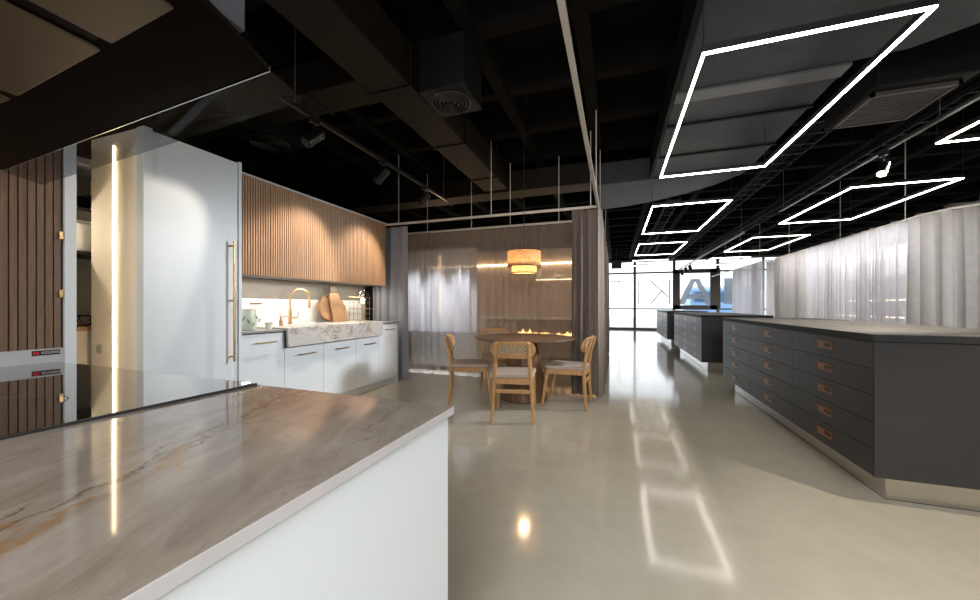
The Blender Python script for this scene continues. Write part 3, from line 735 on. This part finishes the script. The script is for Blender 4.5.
# small things on the kitchen worktop
def canister(label, x, y, rad, h, m, lidm, z=.918):
    r = thing('canister', label, 'canister', (x, y, z), 'patterned canisters')
    MB().lathe((x,y,z), [(0,0),(rad*.96,0),(rad,.006),(rad,h-.006),(rad*.97,h),(0,h)], 28).build('body', M[m], r, smooth=True)
    MB().lathe((x,y,z+h), [(0,0),(rad*1.02,0),(rad*1.02,.016),(0,.016)], 28).build('lid', M[lidm], r, smooth=True)
    for k in range(7):
        a = -1.9+k*.62; zz = z+h*(.25+.5*((k*37) % 10)/10)
        q = MB(); c_ = Vector((x+math.cos(a)*(rad+.001), y+math.sin(a)*(rad+.001), zz)); tt = Vector((-math.sin(a), math.cos(a), 0)); up = Vector((0,0,1))
        d1 = (tt*.5+up).normalized() if k % 2 else (up-tt*.6).normalized(); d2 = d1.cross(Vector((math.cos(a), math.sin(a), 0)))
        q.poly3([c_-d1*.03, c_-d1*.005+d2*.010, c_+d1*.03, c_-d1*.005-d2*.010]); q.build('leaf_print', M['leafprint'], r)
canister('pale green leaf-patterned canister standing against the tall cabinet', -3.30, 2.475, .062, .185, 'sage', 'cream_ceramic')
canister('white leaf-patterned canister with wooden lid behind the green one', -3.52, 2.72, .055, .23, 'white', 'boardwood', .9325)
r = thing('soap_dispenser', 'small copper soap pump bottle on the worktop by the tap', 'soap dispenser', (-3.34, 2.86, .932))
MB().lathe((-3.34,2.86,.933), [(0,0),(.016,0),(.016,.055),(.010,.065),(.008,.10),(0,.10)], 20).build('body', M['copper'], r, smooth=True)
MB().tube([(-3.34,2.86,1.03),(-3.32,2.90,1.032),(-3.30,2.93,1.026)], .005, 8).build('spout', M['copper'], r, smooth=True)
r = thing('cup', 'tiny copper-rimmed cup in front of the canisters', 'cup', (-3.22, 2.62, .918))
MB().lathe((-3.22,2.62,.918), [(0,0),(.028,0),(.034,.06),(.030,.06),(.025,.006),(0,.006)], 20).build('body', M['cream_ceramic'], r, smooth=True)
MB().lathe((-3.22,2.62,.976), [(.031,0),(.035,0),(.035,.005),(.031,.005)], 20, True).build('rim', M['copper'], r)
r = thing('kitchen_tap', 'brushed gold swan-neck tap over the marble sink', 'tap', (-3.585, 3.19, .932))
tx, ty = -3.585, 3.19
MB().rod((tx,ty,.932),(tx,ty,.945), .028, seg=20).rod((tx,ty,.945),(tx,ty,1.10), .020, seg=20).build('base', M['brass'], r, smooth=True)
neck = [(tx,ty,1.09)]+[(tx, ty, 1.09+.14*k/3) for k in (1,2,3)]
for k in range(1, 13):
    a = PI*k/12; neck.append((tx+.10*(1-math.cos(a))*.75, ty+.10*(1-math.cos(a))*.66, 1.23+.11*math.sin(a)))
neck.append((neck[-1][0], neck[-1][1], 1.17))
MB().tube(neck, .0125, 12).build('neck', M['brass'], r, smooth=True)
MB().rod((neck[-1][0],neck[-1][1],1.18),(neck[-1][0],neck[-1][1],1.125), .016, seg=16).build('spout', M['brass'], r, smooth=True)
MB().rod((tx,ty,1.01),(tx+.05,ty+.055,1.01), .014, seg=12).tube([(tx+.05,ty+.055,1.01),(tx+.056,ty+.062,1.05),(tx+.058,ty+.066,1.09)], .006, 8).build('lever', M['brass'], r, smooth=True)
# round board, paddle board
r = thing('round_tray', 'round copper-coloured wooden tray leaning on the splashback', 'tray', (-3.60, 3.81, .932))
mt = Matrix.Translation((-3.61, 3.80, 1.108)) @ Matrix.Rotation(math.radians(78), 4, 'Y')
b = MB(); b.lathe((0,0,0), [(0,0),(.165,0),(.17,.006),(.17,.016),(.160,.02),(.155,.010),(0,.010)], 40); bmesh.ops.transform(b.bm, matrix=mt, verts=b.bm.verts[:]); b.build('dish', M['boardwood'], r, smooth=True)
b = MB(); b.lathe((0,0,0), [(.162,.0),(.173,.0),(.173,.022),(.162,.022)], 40, True); bmesh.ops.transform(b.bm, matrix=mt, verts=b.bm.verts[:]); b.build('rim', M['copper'], r, smooth=True)
def paddle(label, y, w, h, hw, m, x, lean, hm):
    r = thing('cutting_board', label, 'cutting board', (x, y, .932))
    mt = Matrix.Translation((x, y, .934)) @ Matrix.Rotation(math.radians(lean), 4, 'Y') @ Matrix.Rotation(PI/2, 4, 'Z') @ Matrix.Rotation(PI/2, 4, 'X')
    body = [(-w/2,0),(w/2,0),(w/2,h*.72),(hw/2,h*.80),(-hw/2,h*.80),(-w/2,h*.72)]
    MB().prism(body, -.009, .009, mt).build('body', M[m], r, bevel=.003)
    MB().prism([(-hw/2,h*.8),(hw/2,h*.8),(hw/2*.85,h),(-hw/2*.85,h)], -.009, .009, mt).build('handle', M[hm], r, bevel=.003)
paddle('tall paddle cutting board with broad dark handle leaning on the splashback', 3.895, .18, .49, .13, 'boardwood', -3.52, -12, 'boarddark')
paddle('lighter narrow cutting board leaning beside the tall paddle board', 4.055, .11, .30, .06, 'boardwood', -3.55, -14, 'boardwood')
# gold wire rack
r = thing('wire_rack', 'gold wire grid rack standing at the curtain end of the sink', 'wire rack', (-3.52, 4.3, .932))
g = MB()
for k in range(6): yy = 4.15+k*.088; g.rod((-3.56, yy, .934), (-3.56, yy, 1.27), .0035, seg=6)
for k in range(5): zz = .95+k*.08; g.rod((-3.56, 4.13, zz), (-3.56, 4.60, zz), .0035, seg=6)
g.build('grid', M['brass'], r)
g = MB()
for yy in (4.13, 4.36, 4.6): g.rod((-3.56, yy, 1.10), (-3.40, yy, 1.10), .0035, seg=6)
for xx in (-3.44, -3.40, -3.50): g.rod((xx, 4.13, 1.10), (xx, 4.6, 1.10), .003, seg=6)
g.rod((-3.40, 4.6, .918+.016), (-3.40, 4.6, 1.36), .005, seg=8).rod((-3.40, 4.13, .934), (-3.40, 4.13, 1.10), .0045, seg=8)
g.build('shelf_wires', M['brass'], r)
r = thing('globe_lamp', 'clear glass globe lamp on a brass stem at the curtain end of the worktop', 'lamp', (-3.42, 4.26, .932))
MB().lathe((-3.42,4.26,.932), [(0,0),(.05,0),(.05,.012),(.008,.016),(.008,.24),(0,.24)], 24).build('stem', M['brass'], r, smooth=True)
MB().lathe((-3.42,4.26,1.27), [(.02,-.10),(.06,-.082),(.092,-.045),(.102,0),(.092,.045),(.06,.082),(.02,.10),(0,.102)], 28).build('globe', M['clear'], r, smooth=True)
MB().lathe((-3.42,4.26,1.18), [(0,0),(.018,0),(.028,.05),(.018,.075),(0,.08)], 16).build('bulb', emit('small bulb', (1,.82,.55), 6), r, smooth=True)

# ------------------------------------------------------------------ island
ISL = math.radians(-1.6)
IM = Matrix.Translation((-.365, .78, 0)) @ Matrix.Rotation(ISL, 4, 'Z')
def ib(*a): return MB().box(*a, IM)
IT = .91
r = thing('kitchen_island', 'large kitchen island with polished brown marble top and white side panel', 'kitchen island', (-1.3, .1, 0))
ib(-1.845, 0, -2.6, 0, IT-.017, IT).build('marble_top', M['marble'], r, bevel=.0012)
ib(.0, .0015, -2.598, -.001, IT-.0172, IT-.0008).build('slab_edge', M['slab_edge'], r)
ib(-1.83, -.022, -2.58, -.02, IT-.027, IT-.017).build('shadow_gap', M['gap'], r)
ib(-1.83, -.032, -2.58, -.03, .06, IT-.027).build('carcass', M['lacquer_body'], r)
ib(-.031, -.008, -2.59, -.012, 0, IT-.023).build('side_panel', M['lacquer'], r, bevel=.002)
ib(-1.83, -.032, -.029, -.012, 0, IT-.023).build('end_panel', M['lacquer'], r, bevel=.002)
ib(-1.78, -.05, -2.54, -.05, 0, .06).build('plinth', M['blackmatte'], r)
r = thing('induction_hob', 'wide black glass hob set flush over the island end', 'hob', (-1.4, .3, IT))
ib(-1.842, -.662, -1.1, -.006, IT, IT+.005).build('glass_plate', M['hob'], r)
ib(-.6615, -.655, -1.1, -.006, IT, IT+.006).build('edge_bevel', mat('hob bevel', (.015,.015,.016), .55), r)
rg = MB()
for cx_, cy_, rr in ((-1.42, -.42, .13), (-.98, -.42, .13), (-1.2, -.8, .10)):
    for i in range(2):
        b = MB(); rg.lathe((0,0,0), [(rr-.002*1, 0), (rr, 0), (rr, .0005), (rr-.002, .0005)], 48, True)
        vs = rg.bm.verts[-192:]
        bmesh.ops.transform(rg.bm, matrix=IM @ Matrix.Translation((cx_, cy_, IT+.005)), verts=list(vs)); break
rg.build('cooking_zone_mark', mat('zone mark', (.07,.07,.07), .5), r)
r = thing('island_upstand', 'white upstand strip with small black label along the island edge', 'upstand', (-2.2, .2, IT))
ib(-1.864, -1.8465, -1.4, .012, IT-.02, IT+.062).build('board', M['offwhite'], r)
def ibl(*a): return MB().box(*a, IM)
lp = ibl(-1.8465, -1.8455, -.076, .002, IT+.036, IT+.056).build('label_plate', M['blackmatte'], r)
lp['label'] = 'small black label with red square and white lettering'
ibl(-1.8455, -1.845, -.073, -.056, IT+.040, IT+.052).build('red_logo', M['red'], lp)
def text(s, size, mtx, m, parent, name='lettering', ext=.0004):
    cu = bpy.data.curves.new(name, 'FONT'); cu.body = s; cu.size = size; cu.extrude = ext; cu.align_x = 'LEFT'; cu.align_y = 'CENTER'
    cu.materials.append(M[m]); o = bpy.data.objects.new(name, cu); C.objects.link(o); o.parent = parent
    sx = Matrix.Diagonal((.62, 1, 1, 1)); bpy.context.view_layer.update()
    me = bpy.data.meshes.new_from_object(o.evaluated_get(bpy.context.evaluated_depsgraph_get())); bpy.data.objects.remove(o)
    me.transform(Matrix.Translation(-world_loc(parent)) @ mtx @ sx); me.materials.clear(); me.materials.append(M[m])
    o = bpy.data.objects.new(name, me); C.objects.link(o); o.parent = parent; return o
text('ADOURRINO', .0145, IM @ Matrix.Translation((-1.8449, -.052, IT+.046)) @ Matrix.Rotation(PI/2, 4, 'Z') @ Matrix.Rotation(PI/2, 4, 'X'), 'white', lp)

# ------------------------------------------------------------------ cooker hood above the island
r = thing('cooker_hood', 'wide dark cooker hood with sloping smoked-glass apron over the island', 'cooker hood', (-1.5, .1, 1.74))
zc, zd, zg = 1.742, 1.675, 1.650
xl, xr = -2.26, -.725
def slab(mb, p, t=.012):
    a = [mb.bm.verts.new(v) for v in p]; b = [mb.bm.verts.new((v[0], v[1], v[2]+t)) for v in p]
    mb.bm.faces.new(a[::-1]); mb.bm.faces.new(b); n = len(p)
    for i in range(n): mb.bm.faces.new((a[i], a[(i+1)%n], b[(i+1)%n], b[i]))
    return mb
slab(MB(), [(xl,.69,zd),(xr-.005,.592,zd),(xr,.44,1.724),(xl,.515,1.726)]).build('dark_apron', M['hood'], r)
slab(MB(), [(xl+.02,.795,zg),(xr+.005,.682,zg),(xr-.005,.596,zd-.001),(xl,.694,zd-.001)], .006).build('glass_apron', M['smoke'], r)
slab(MB(), [(xl,.696,zd-.002),(xr-.005,.598,zd-.002),(xr-.005,.5955,zd-.002),(xl,.6935,zd-.002)], .012).build('apron_edge', M['chrome'], r)
slab(MB(), [(xl,.515,1.726),(xr,.44,1.726),(xr,-.75,1.726),(xl,-.75,1.726)], .03).build('base_plate', M['hood'], r)
def fp(x0, x1, ya0, ya1, y0, nm='filter_panel'):
    slab(MB(), [(x0,ya0,1.718),(x1,ya1,1.718),(x1,y0,1.718),(x0,y0,1.718)], .008).build(nm, M['hood_filter'], r, bevel=.003)
fp(-1.535, -1.085, .500, .472, -.35); fp(-1.035, -.80, .468, .452, -.35); fp(-2.05, -1.575, .502, .502, -.35)
bx(-1.9, -.775, -.55, .575, 1.757, 3.05).build('upper_casing', M['hood_body'], r, bevel=.004)
bx(-1.5, -1.15, -.2, .25, 3.05, ZC).build('exhaust_duct', M['duct_black'], r)

# ------------------------------------------------------------------ drawer chests
def chest(y0, y1, seams, lab):
    X0, X1 = 1.385, 2.40; zb, zt = .175, .943
    r = thing('drawer_chest', lab, 'drawer chest', ((X0+X1)/2, (y0+y1)/2, 0), 'dark drawer chests along the corridor')
    bx(X0+.022, X1, y0+.0, y1, zb, zt).build('carcass', M['anthracite'], r)
    bx(X0, X1, y0-.012, y0-.0005, zb, zt).build('end_panel', M['anthracite'], r, bevel=.001)
    ed = bx(X0-.012, X1+.01, y0-.02, y1+.01, zt+.004, zt+.044).build('worktop', M['stone_grey'], r, bevel=.002)
    MB().box(X0-.0135, X0-.012, y0-.02, y1+.01, zt+.005, zt+.042).box(X0-.0135, X1+.01, y0-.0215, y0-.02, zt+.005, zt+.042).build('worktop_edge', M['anthra_edge'], r)
    bx(X0+.01, X1, y0, y1, zt, zt+.004).build('shadow_gap', M['gap'], r)
    MB().box(1.508, X1-.08, y0+.13, y1-.07, .005, zb).build('plinth', M['steel'], r)
    MB().box(1.511, X1-.083, y0+.133, y1-.073, 0, .006).build('plinth_seal', M['gap'], r)
    ys = [y0]+seams+[y1]; h = (zt-zb)/5
    for a, b in zip(ys, ys[1:]):
        for k in range(5):
            z0 = zb+k*h
            d = bx(X0, X0+.021, a+.002, b-.002, z0+.0015, z0+h-.0015).build('drawer', M['anthracite'], r)
            c_ = (a+b)/2; zz = z0+h/2+.008; w = .092
            hd = MB().box(X0-.004, X0, c_-w, c_+w, zz-.026, zz-.012).box(X0-.010, X0, c_-w, c_+w, zz+.018, zz+.025).box(X0-.004, X0, c_-w, c_-w+.008, zz-.026, zz+.025).box(X0-.004, X0, c_+w-.008, c_+w, zz-.026, zz+.025)
            hd.prism([(X0-.004, c_+w-.008), (X0-.0005, c_+w-.008), (X0-.0005, c_-.02)], zz-.012, zz+.018)
            ho = hd.build('cup_handle', M['copper'], d)
            bx(X0-.0015, X0-.0005, c_-w+.008, c_+w-.008, zz-.012, zz+.018).build('finger_recess', mat_recess, ho)
mat_recess = mottled('recess', (.022,.011,.006), (.035,.018,.009), 8, .5)
chest(2.66, 5.72, [3.66, 4.66], 'dark drawer chest closest to the camera, with three columns of copper cup handles')
chest(7.05, 10.1, [8.05, 9.06], 'dark drawer chest in the middle of the corridor row, behind the closest one')
chest(11.45, 14.2, [12.35, 13.27], 'dark drawer chest farthest down the corridor by the window')

# ------------------------------------------------------------------ dining set
TX, TY = -1.08, 4.37
r = thing('dining_table', 'round walnut dining table on a flared slatted pedestal', 'dining table', (TX, TY, 0))
MB().lathe((TX,TY,0), [(0,.725),(.44,.725),(.60,.742),(.62,.75),(.618,.757),(.60,.76),(0,.76)], 72).build('table_top', M['walnut_top'], r, smooth=True)
ped = MB(); n = 30
for k in range(n):
    a0, a1 = 2*PI*k/n+.012, 2*PI*(k+1)/n-.012
    def pt(rr, a, z): return (TX+rr*math.cos(a), TY+rr*math.sin(a), z)
    q = []
    for rr, z in ((.29,.012),(.155,.725)):
        for a in (a0, a1): q.append(ped.bm.verts.new(pt(rr, a, z)))
        for a in (a1, a0): q.append(ped.bm.verts.new(pt(rr-.03, a, z)))
    for f in ((0,1,5,4),(1,2,6,5),(2,3,7,6),(3,0,4,7),(3,2,1,0),(4,5,6,7)): ped.bm.faces.new([q[i] for i in f])
ped.lathe((TX,TY,0), [(.272,.012),(.138,.72),(.12,.72),(.25,.012)], 48, True)
ped.build('pedestal', M['walnut_base'], r)
MB().lathe((TX,TY,0), [(0,0),(.285,0),(.285,.012),(0,.012)], 48).build('base_ring', mat('dark base', (.05,.028,.015), .5), r)

def make_chair(label):
    r = thing('dining_chair', label, 'chair', (0,0,0), 'oak dining chairs around the table')
    # seat
    def sq(w, d, wb, n=8):   # rounded trapezoid outline, front wider
        pts = []
        for cxn, cyn, a0 in ((1,1,0),(-1,1,PI/2),(-1,-1,PI),(1,-1,1.5*PI)):
            ww = w if cyn > 0 else wb
            for k in range(n+1):
                a = a0+PI/2*k/n; rr = .06
                pts.append((cxn*(ww/2-rr)+rr*math.cos(a), cyn*(d/2-rr)+rr*math.sin(a)))
        return pts
    MB().prism([(x, y+.01) for x, y in sq(.45, .45, .41)], .432, .472).build('seat_cushion', M['beige'], r, bevel=.016)
    fr = MB()
    fr.box(-.185, .185, .185, .207, .375, .432).box(-.165, .165, -.215, -.195, .375, .432)
    for s in (-1, 1):
        p0, p1 = Vector((s*.168, -.205, .404)), Vector((s*.192, .20, .404)); d = p1-p0
        ang = math.atan2(d.y, d.x)
        fr.box(-d.length/2, d.length/2, -.011, .011, -.028, .028, Matrix.Translation((p0+p1)/2) @ Matrix.Rotation(ang, 4, 'Z'))
    fr.build('seat_frame', M['oak'], r, bevel=.003)
    for s in (-1, 1):
        MB().tube([(s*.207, .265, 0), (s*.197, .232, .22), (s*.187, .20, .43)], [.015,.020,.023], 12).build('leg', M['oak'], r, smooth=True)
        MB().tube([(s*.205, -.225, 0), (s*.190, -.208, .25), (s*.176, -.200, .44), (s*.168, -.222, .60), (s*.160, -.272, .765), (s*.159, -.279, .79)], [.015,.020,.022,.019,.016,.014], 12).build('leg', M['oak'], r, smooth=True)
    MB().box(-.178, .178, -.214, -.198, .285, .325).build('stretcher', M['oak'], r, bevel=.004)
    # curved backrest, stadium outline, bowed backwards in the middle
    def bk(u, z, off=0):      # u in -.225..225
        yb = -.235 - .040*(1-(u/.225)**2) + .022*(abs(u)/.225)**2 - (z-.66)*.30 + off
        return (u, yb+.045, z)
    zm, hr, hw = .715, .085, .225
    outer, inner = [], []
    def stad(hw_, hr_, n=14):
        p = []
        for sgn, a0 in ((1,-PI/2),(-1,PI/2)):
            for k in range(n+1):
                a = a0+PI*k/n; p.append((sgn*(hw_-hr_)+hr_*math.cos(a), zm+hr_*math.sin(a)))
        return p
    def dens(p):
        o = []
        for i in range(len(p)):
            a, b = p[i], p[(i+1)%len(p)]; m_ = max(1, int(math.hypot(b[0]-a[0], b[1]-a[1])/.03))
            for k in range(m_): o.append((a[0]+(b[0]-a[0])*k/m_, a[1]+(b[1]-a[1])*k/m_))
        return o
    def ringed(po, pi, th):
        mb = MB(); R = []
        for off in (-th/2, th/2):
            R.append([mb.bm.verts.new(bk(u, z, off)) for u, z in po]); R.append([mb.bm.verts.new(bk(u, z, off)) for u, z in pi])
        n_ = len(po)
        for i in range(n_):
            j = (i+1)%n_
            mb.bm.faces.new((R[0][i],R[0][j],R[1][j],R[1][i])); mb.bm.faces.new((R[2][i],R[2][j],R[3][j],R[3][i]))
            mb.bm.faces.new((R[0][i],R[0][j],R[2][j],R[2][i])); mb.bm.faces.new((R[1][i],R[1][j],R[3][j],R[3][i]))
        return mb
    po = dens(stad(hw, hr))
    pi = [(u*.87, (zm+.008)+(z-zm)*.50) for u, z in po]
    ringed(po, pi, .020).build('backrest_frame', M['oak'], r, bevel=.004)
    mb = MB(); n_ = 14; g = []
    for j in range(5):
        f = j/4; z = zm+.008-hr*.52+hr*1.04*f
        half = .87*((hw-hr)+math.sqrt(max(0, hr*hr-((z-zm-.008)/.5)**2))) if abs((z-zm-.008)/.5) < hr else .87*(hw-hr)
        g.append([mb.bm.verts.new(bk(-half+2*half*i/n_, z)) for i in range(n_+1)])
    for a, b in zip(g, g[1:]):
        for i in range(n_): mb.bm.faces.new((a[i], a[i+1], b[i+1], b[i]))
    mb.build('cane_panel', M['cane'], r)
    return r
ch = make_chair('oak dining chair with its back to the camera, in front of the table')
spots_ = [((-1.0, 3.62), 11, None), ((-.52, 4.27), 86, 'oak dining chair turned sideways by the bunched taupe curtain'),
          ((-1.69, 4.04), -67, 'oak dining chair turned sideways on the kitchen side of the table'),
          ((-1.66, 4.98), 201, 'oak dining chair behind the table, facing the camera in front of the sheer')]
for i, (p, a, lab) in enumerate(spots_):
    o = ch if i == 0 else copy_tree(ch)
    o.location = (p[0], p[1], 0); o.rotation_euler = (0, 0, math.radians(a))
    if lab: o['label'] = lab
# pendant lamp
px, py = -1.08, 4.37
r = thing('pendant_lamp', 'two-tier rattan drum pendant lamp glowing above the dining table', 'pendant lamp', (px, py, 1.6))
def drum(r0, z0, z1, nm, m, t=.004): return MB().lathe((px,py,0), [(r0,z0),(r0,z1),(r0-t,z1),(r0-t,z0)], 56, True).build(nm, M[m], r, smooth=True)
drum(.207, 1.635, 1.83, 'upper_shade', 'rattan'); drum(.155, 1.555, 1.66, 'lower_shade', 'rattan')
for r0, z in ((.209,1.826),(.209,1.633),(.157,1.655),(.157,1.553)):
    MB().lathe((px,py,z), [(r0,-.005),(r0+.003,0),(r0,.005),(r0-.006,0)], 56, True).build('shade_ring', M['blackmatte'], r)
MB().rod((px,py,1.78),(px,py,ZC-.02), .0035, seg=8).build('cord', M['blackmatte'], r)
MB().rod((px,py,1.745),(px,py,1.80), .018, seg=14).rod((px-.2,py,1.80),(px+.2,py,1.80), .003, seg=6).rod((px,py-.2,1.80),(px,py+.2,1.80), .003, seg=6).build('lamp_holder', M['blackmatte'], r)
MB().lathe((px,py,1.68), [(0,-.02),(.022,-.01),(.032,.02),(.022,.05),(.014,.07),(0,.07)], 20).build('bulb', M['bulb'], r, smooth=True)
MB().lathe((px,py,ZC), [(0,-.03),(.05,-.03),(.06,0),(0,0)], 24).build('ceiling_rose', M['blackmatte'], r)

# ------------------------------------------------------------------ light
def lamp(kind, loc, energy, col, size=None, rot=None, name='lamp', **kw):
    ld = bpy.data.lights.new(name, kind); ld.energy = energy; ld.color = col
    if kind == 'AREA':
        ld.shape = 'RECTANGLE'; ld.size, ld.size_y = size
    elif size is not None: ld.shadow_soft_size = size
    for k, v in kw.items(): setattr(ld, k, v)
    o = bpy.data.objects.new(name, ld); C.objects.link(o); o.location = loc
    if rot: o.rotation_euler = rot
    return o
for xx in (-3.4, -2.95, -2.5):
    lamp('SPOT', (xx, 6.0, 2.32), 170, (.90, .94, 1), .03, Vector((0, -.27, -1)).to_track_quat('-Z', 'Y').to_euler(), 'booth_wash_spot', spot_size=math.radians(46), spot_blend=1.0)
lamp('POINT', (px, py, 1.62), 7, (1, .72, .42), .05, name='pendant_glow')
lamp('AREA', (2.6, YF-.12, 1.9), 35, (.92, .96, 1), (8.5, 2.6), (-PI/2, 0, 0), 'window_daylight')
lamp('AREA', (.3, -2.4, 1.5), 26, (1, .96, .90), (1.0, 1.0), Vector((-4.1, 3.95, -.2)).to_track_quat('-Z', 'Y').to_euler(), 'liner_fill')  # added lamp without a fixture, brightens the cream liner
lamp('AREA', (-3.46, 3.45, 1.445), 8, (1, .93, .80), (.02, 2.3), None, 'under_cabinet_light')
lamp('AREA', (.4, -2.2, 3.2), 220, (1, .96, .90), (4.5, 2.0), (math.radians(25), 0, 0), 'rear_fill')  # unseen fill added behind the camera to lift the whole room
for xx in (-3.2, -1.9, -.8):
    lamp('SPOT', (xx, 6.5, 2.36), 30, (1, .76, .52), .03, Vector((0, 1.2, -1.0)).to_track_quat('-Z', 'Y').to_euler(), 'booth_warm_spot', spot_size=math.radians(95), spot_blend=.8)
lamp('AREA', (4.45, 8.9, 2.42), 55, (.98, .96, .98), (.6, 4.4), None, 'near_booth_light')
lamp('AREA', (5.6, 14.2, 2.36), 70, (.9, .94, 1), (1.6, 3), None, 'far_booth_light')
lamp('POINT', (-3.95, 1.0, 1.75), 7, (1, .88, .7), .02, name='niche_fill')  # fill added out of view to brighten the niche interior
lamp('SPOT', (2.7, .4, 2.5), 60, (.88, .94, 1), .2, Vector((-3.1, -.2, -2.0)).to_track_quat('-Z', 'Y').to_euler(), 'island_fill_spot', spot_size=math.radians(46), spot_blend=.8)  # made-up cool spot, added to light the island side panel
lamp('SPOT', (2.9, 5.0, 2.5), 680, (.90, .95, 1), .35, Vector((-5.97, -1.75, -1.85)).to_track_quat('-Z', 'Y').to_euler(), 'kitchen_fill_spot', spot_size=math.radians(44), spot_blend=.9)  # added fill aimed at the kitchen fronts, stands for no fixture
lamp('AREA', (.4, -2.6, 2.6), 60, (.93, .96, 1), (2, 1), (math.radians(50), 0, math.radians(-35)), 'back_fill')  # extra unseen fill, added for the chest and island faces

w = bpy.data.worlds.new('World'); bpy.context.scene.world = w; w.use_nodes = True
nt = w.node_tree; bg = nt.nodes['Background']
bg.inputs['Color'].default_value = (.93, .965, 1, 1); bg.inputs['Strength'].default_value = 1.5

sc = bpy.context.scene
sc.view_settings.view_transform = 'Standard'
sc.view_settings.look = 'None'
sc.view_settings.exposure = 0.62
sc.cycles.use_denoising = True
sc.cycles.max_bounces = 10
sc.cycles.transparent_max_bounces = 24
sc.cycles.sample_clamp_indirect = 6
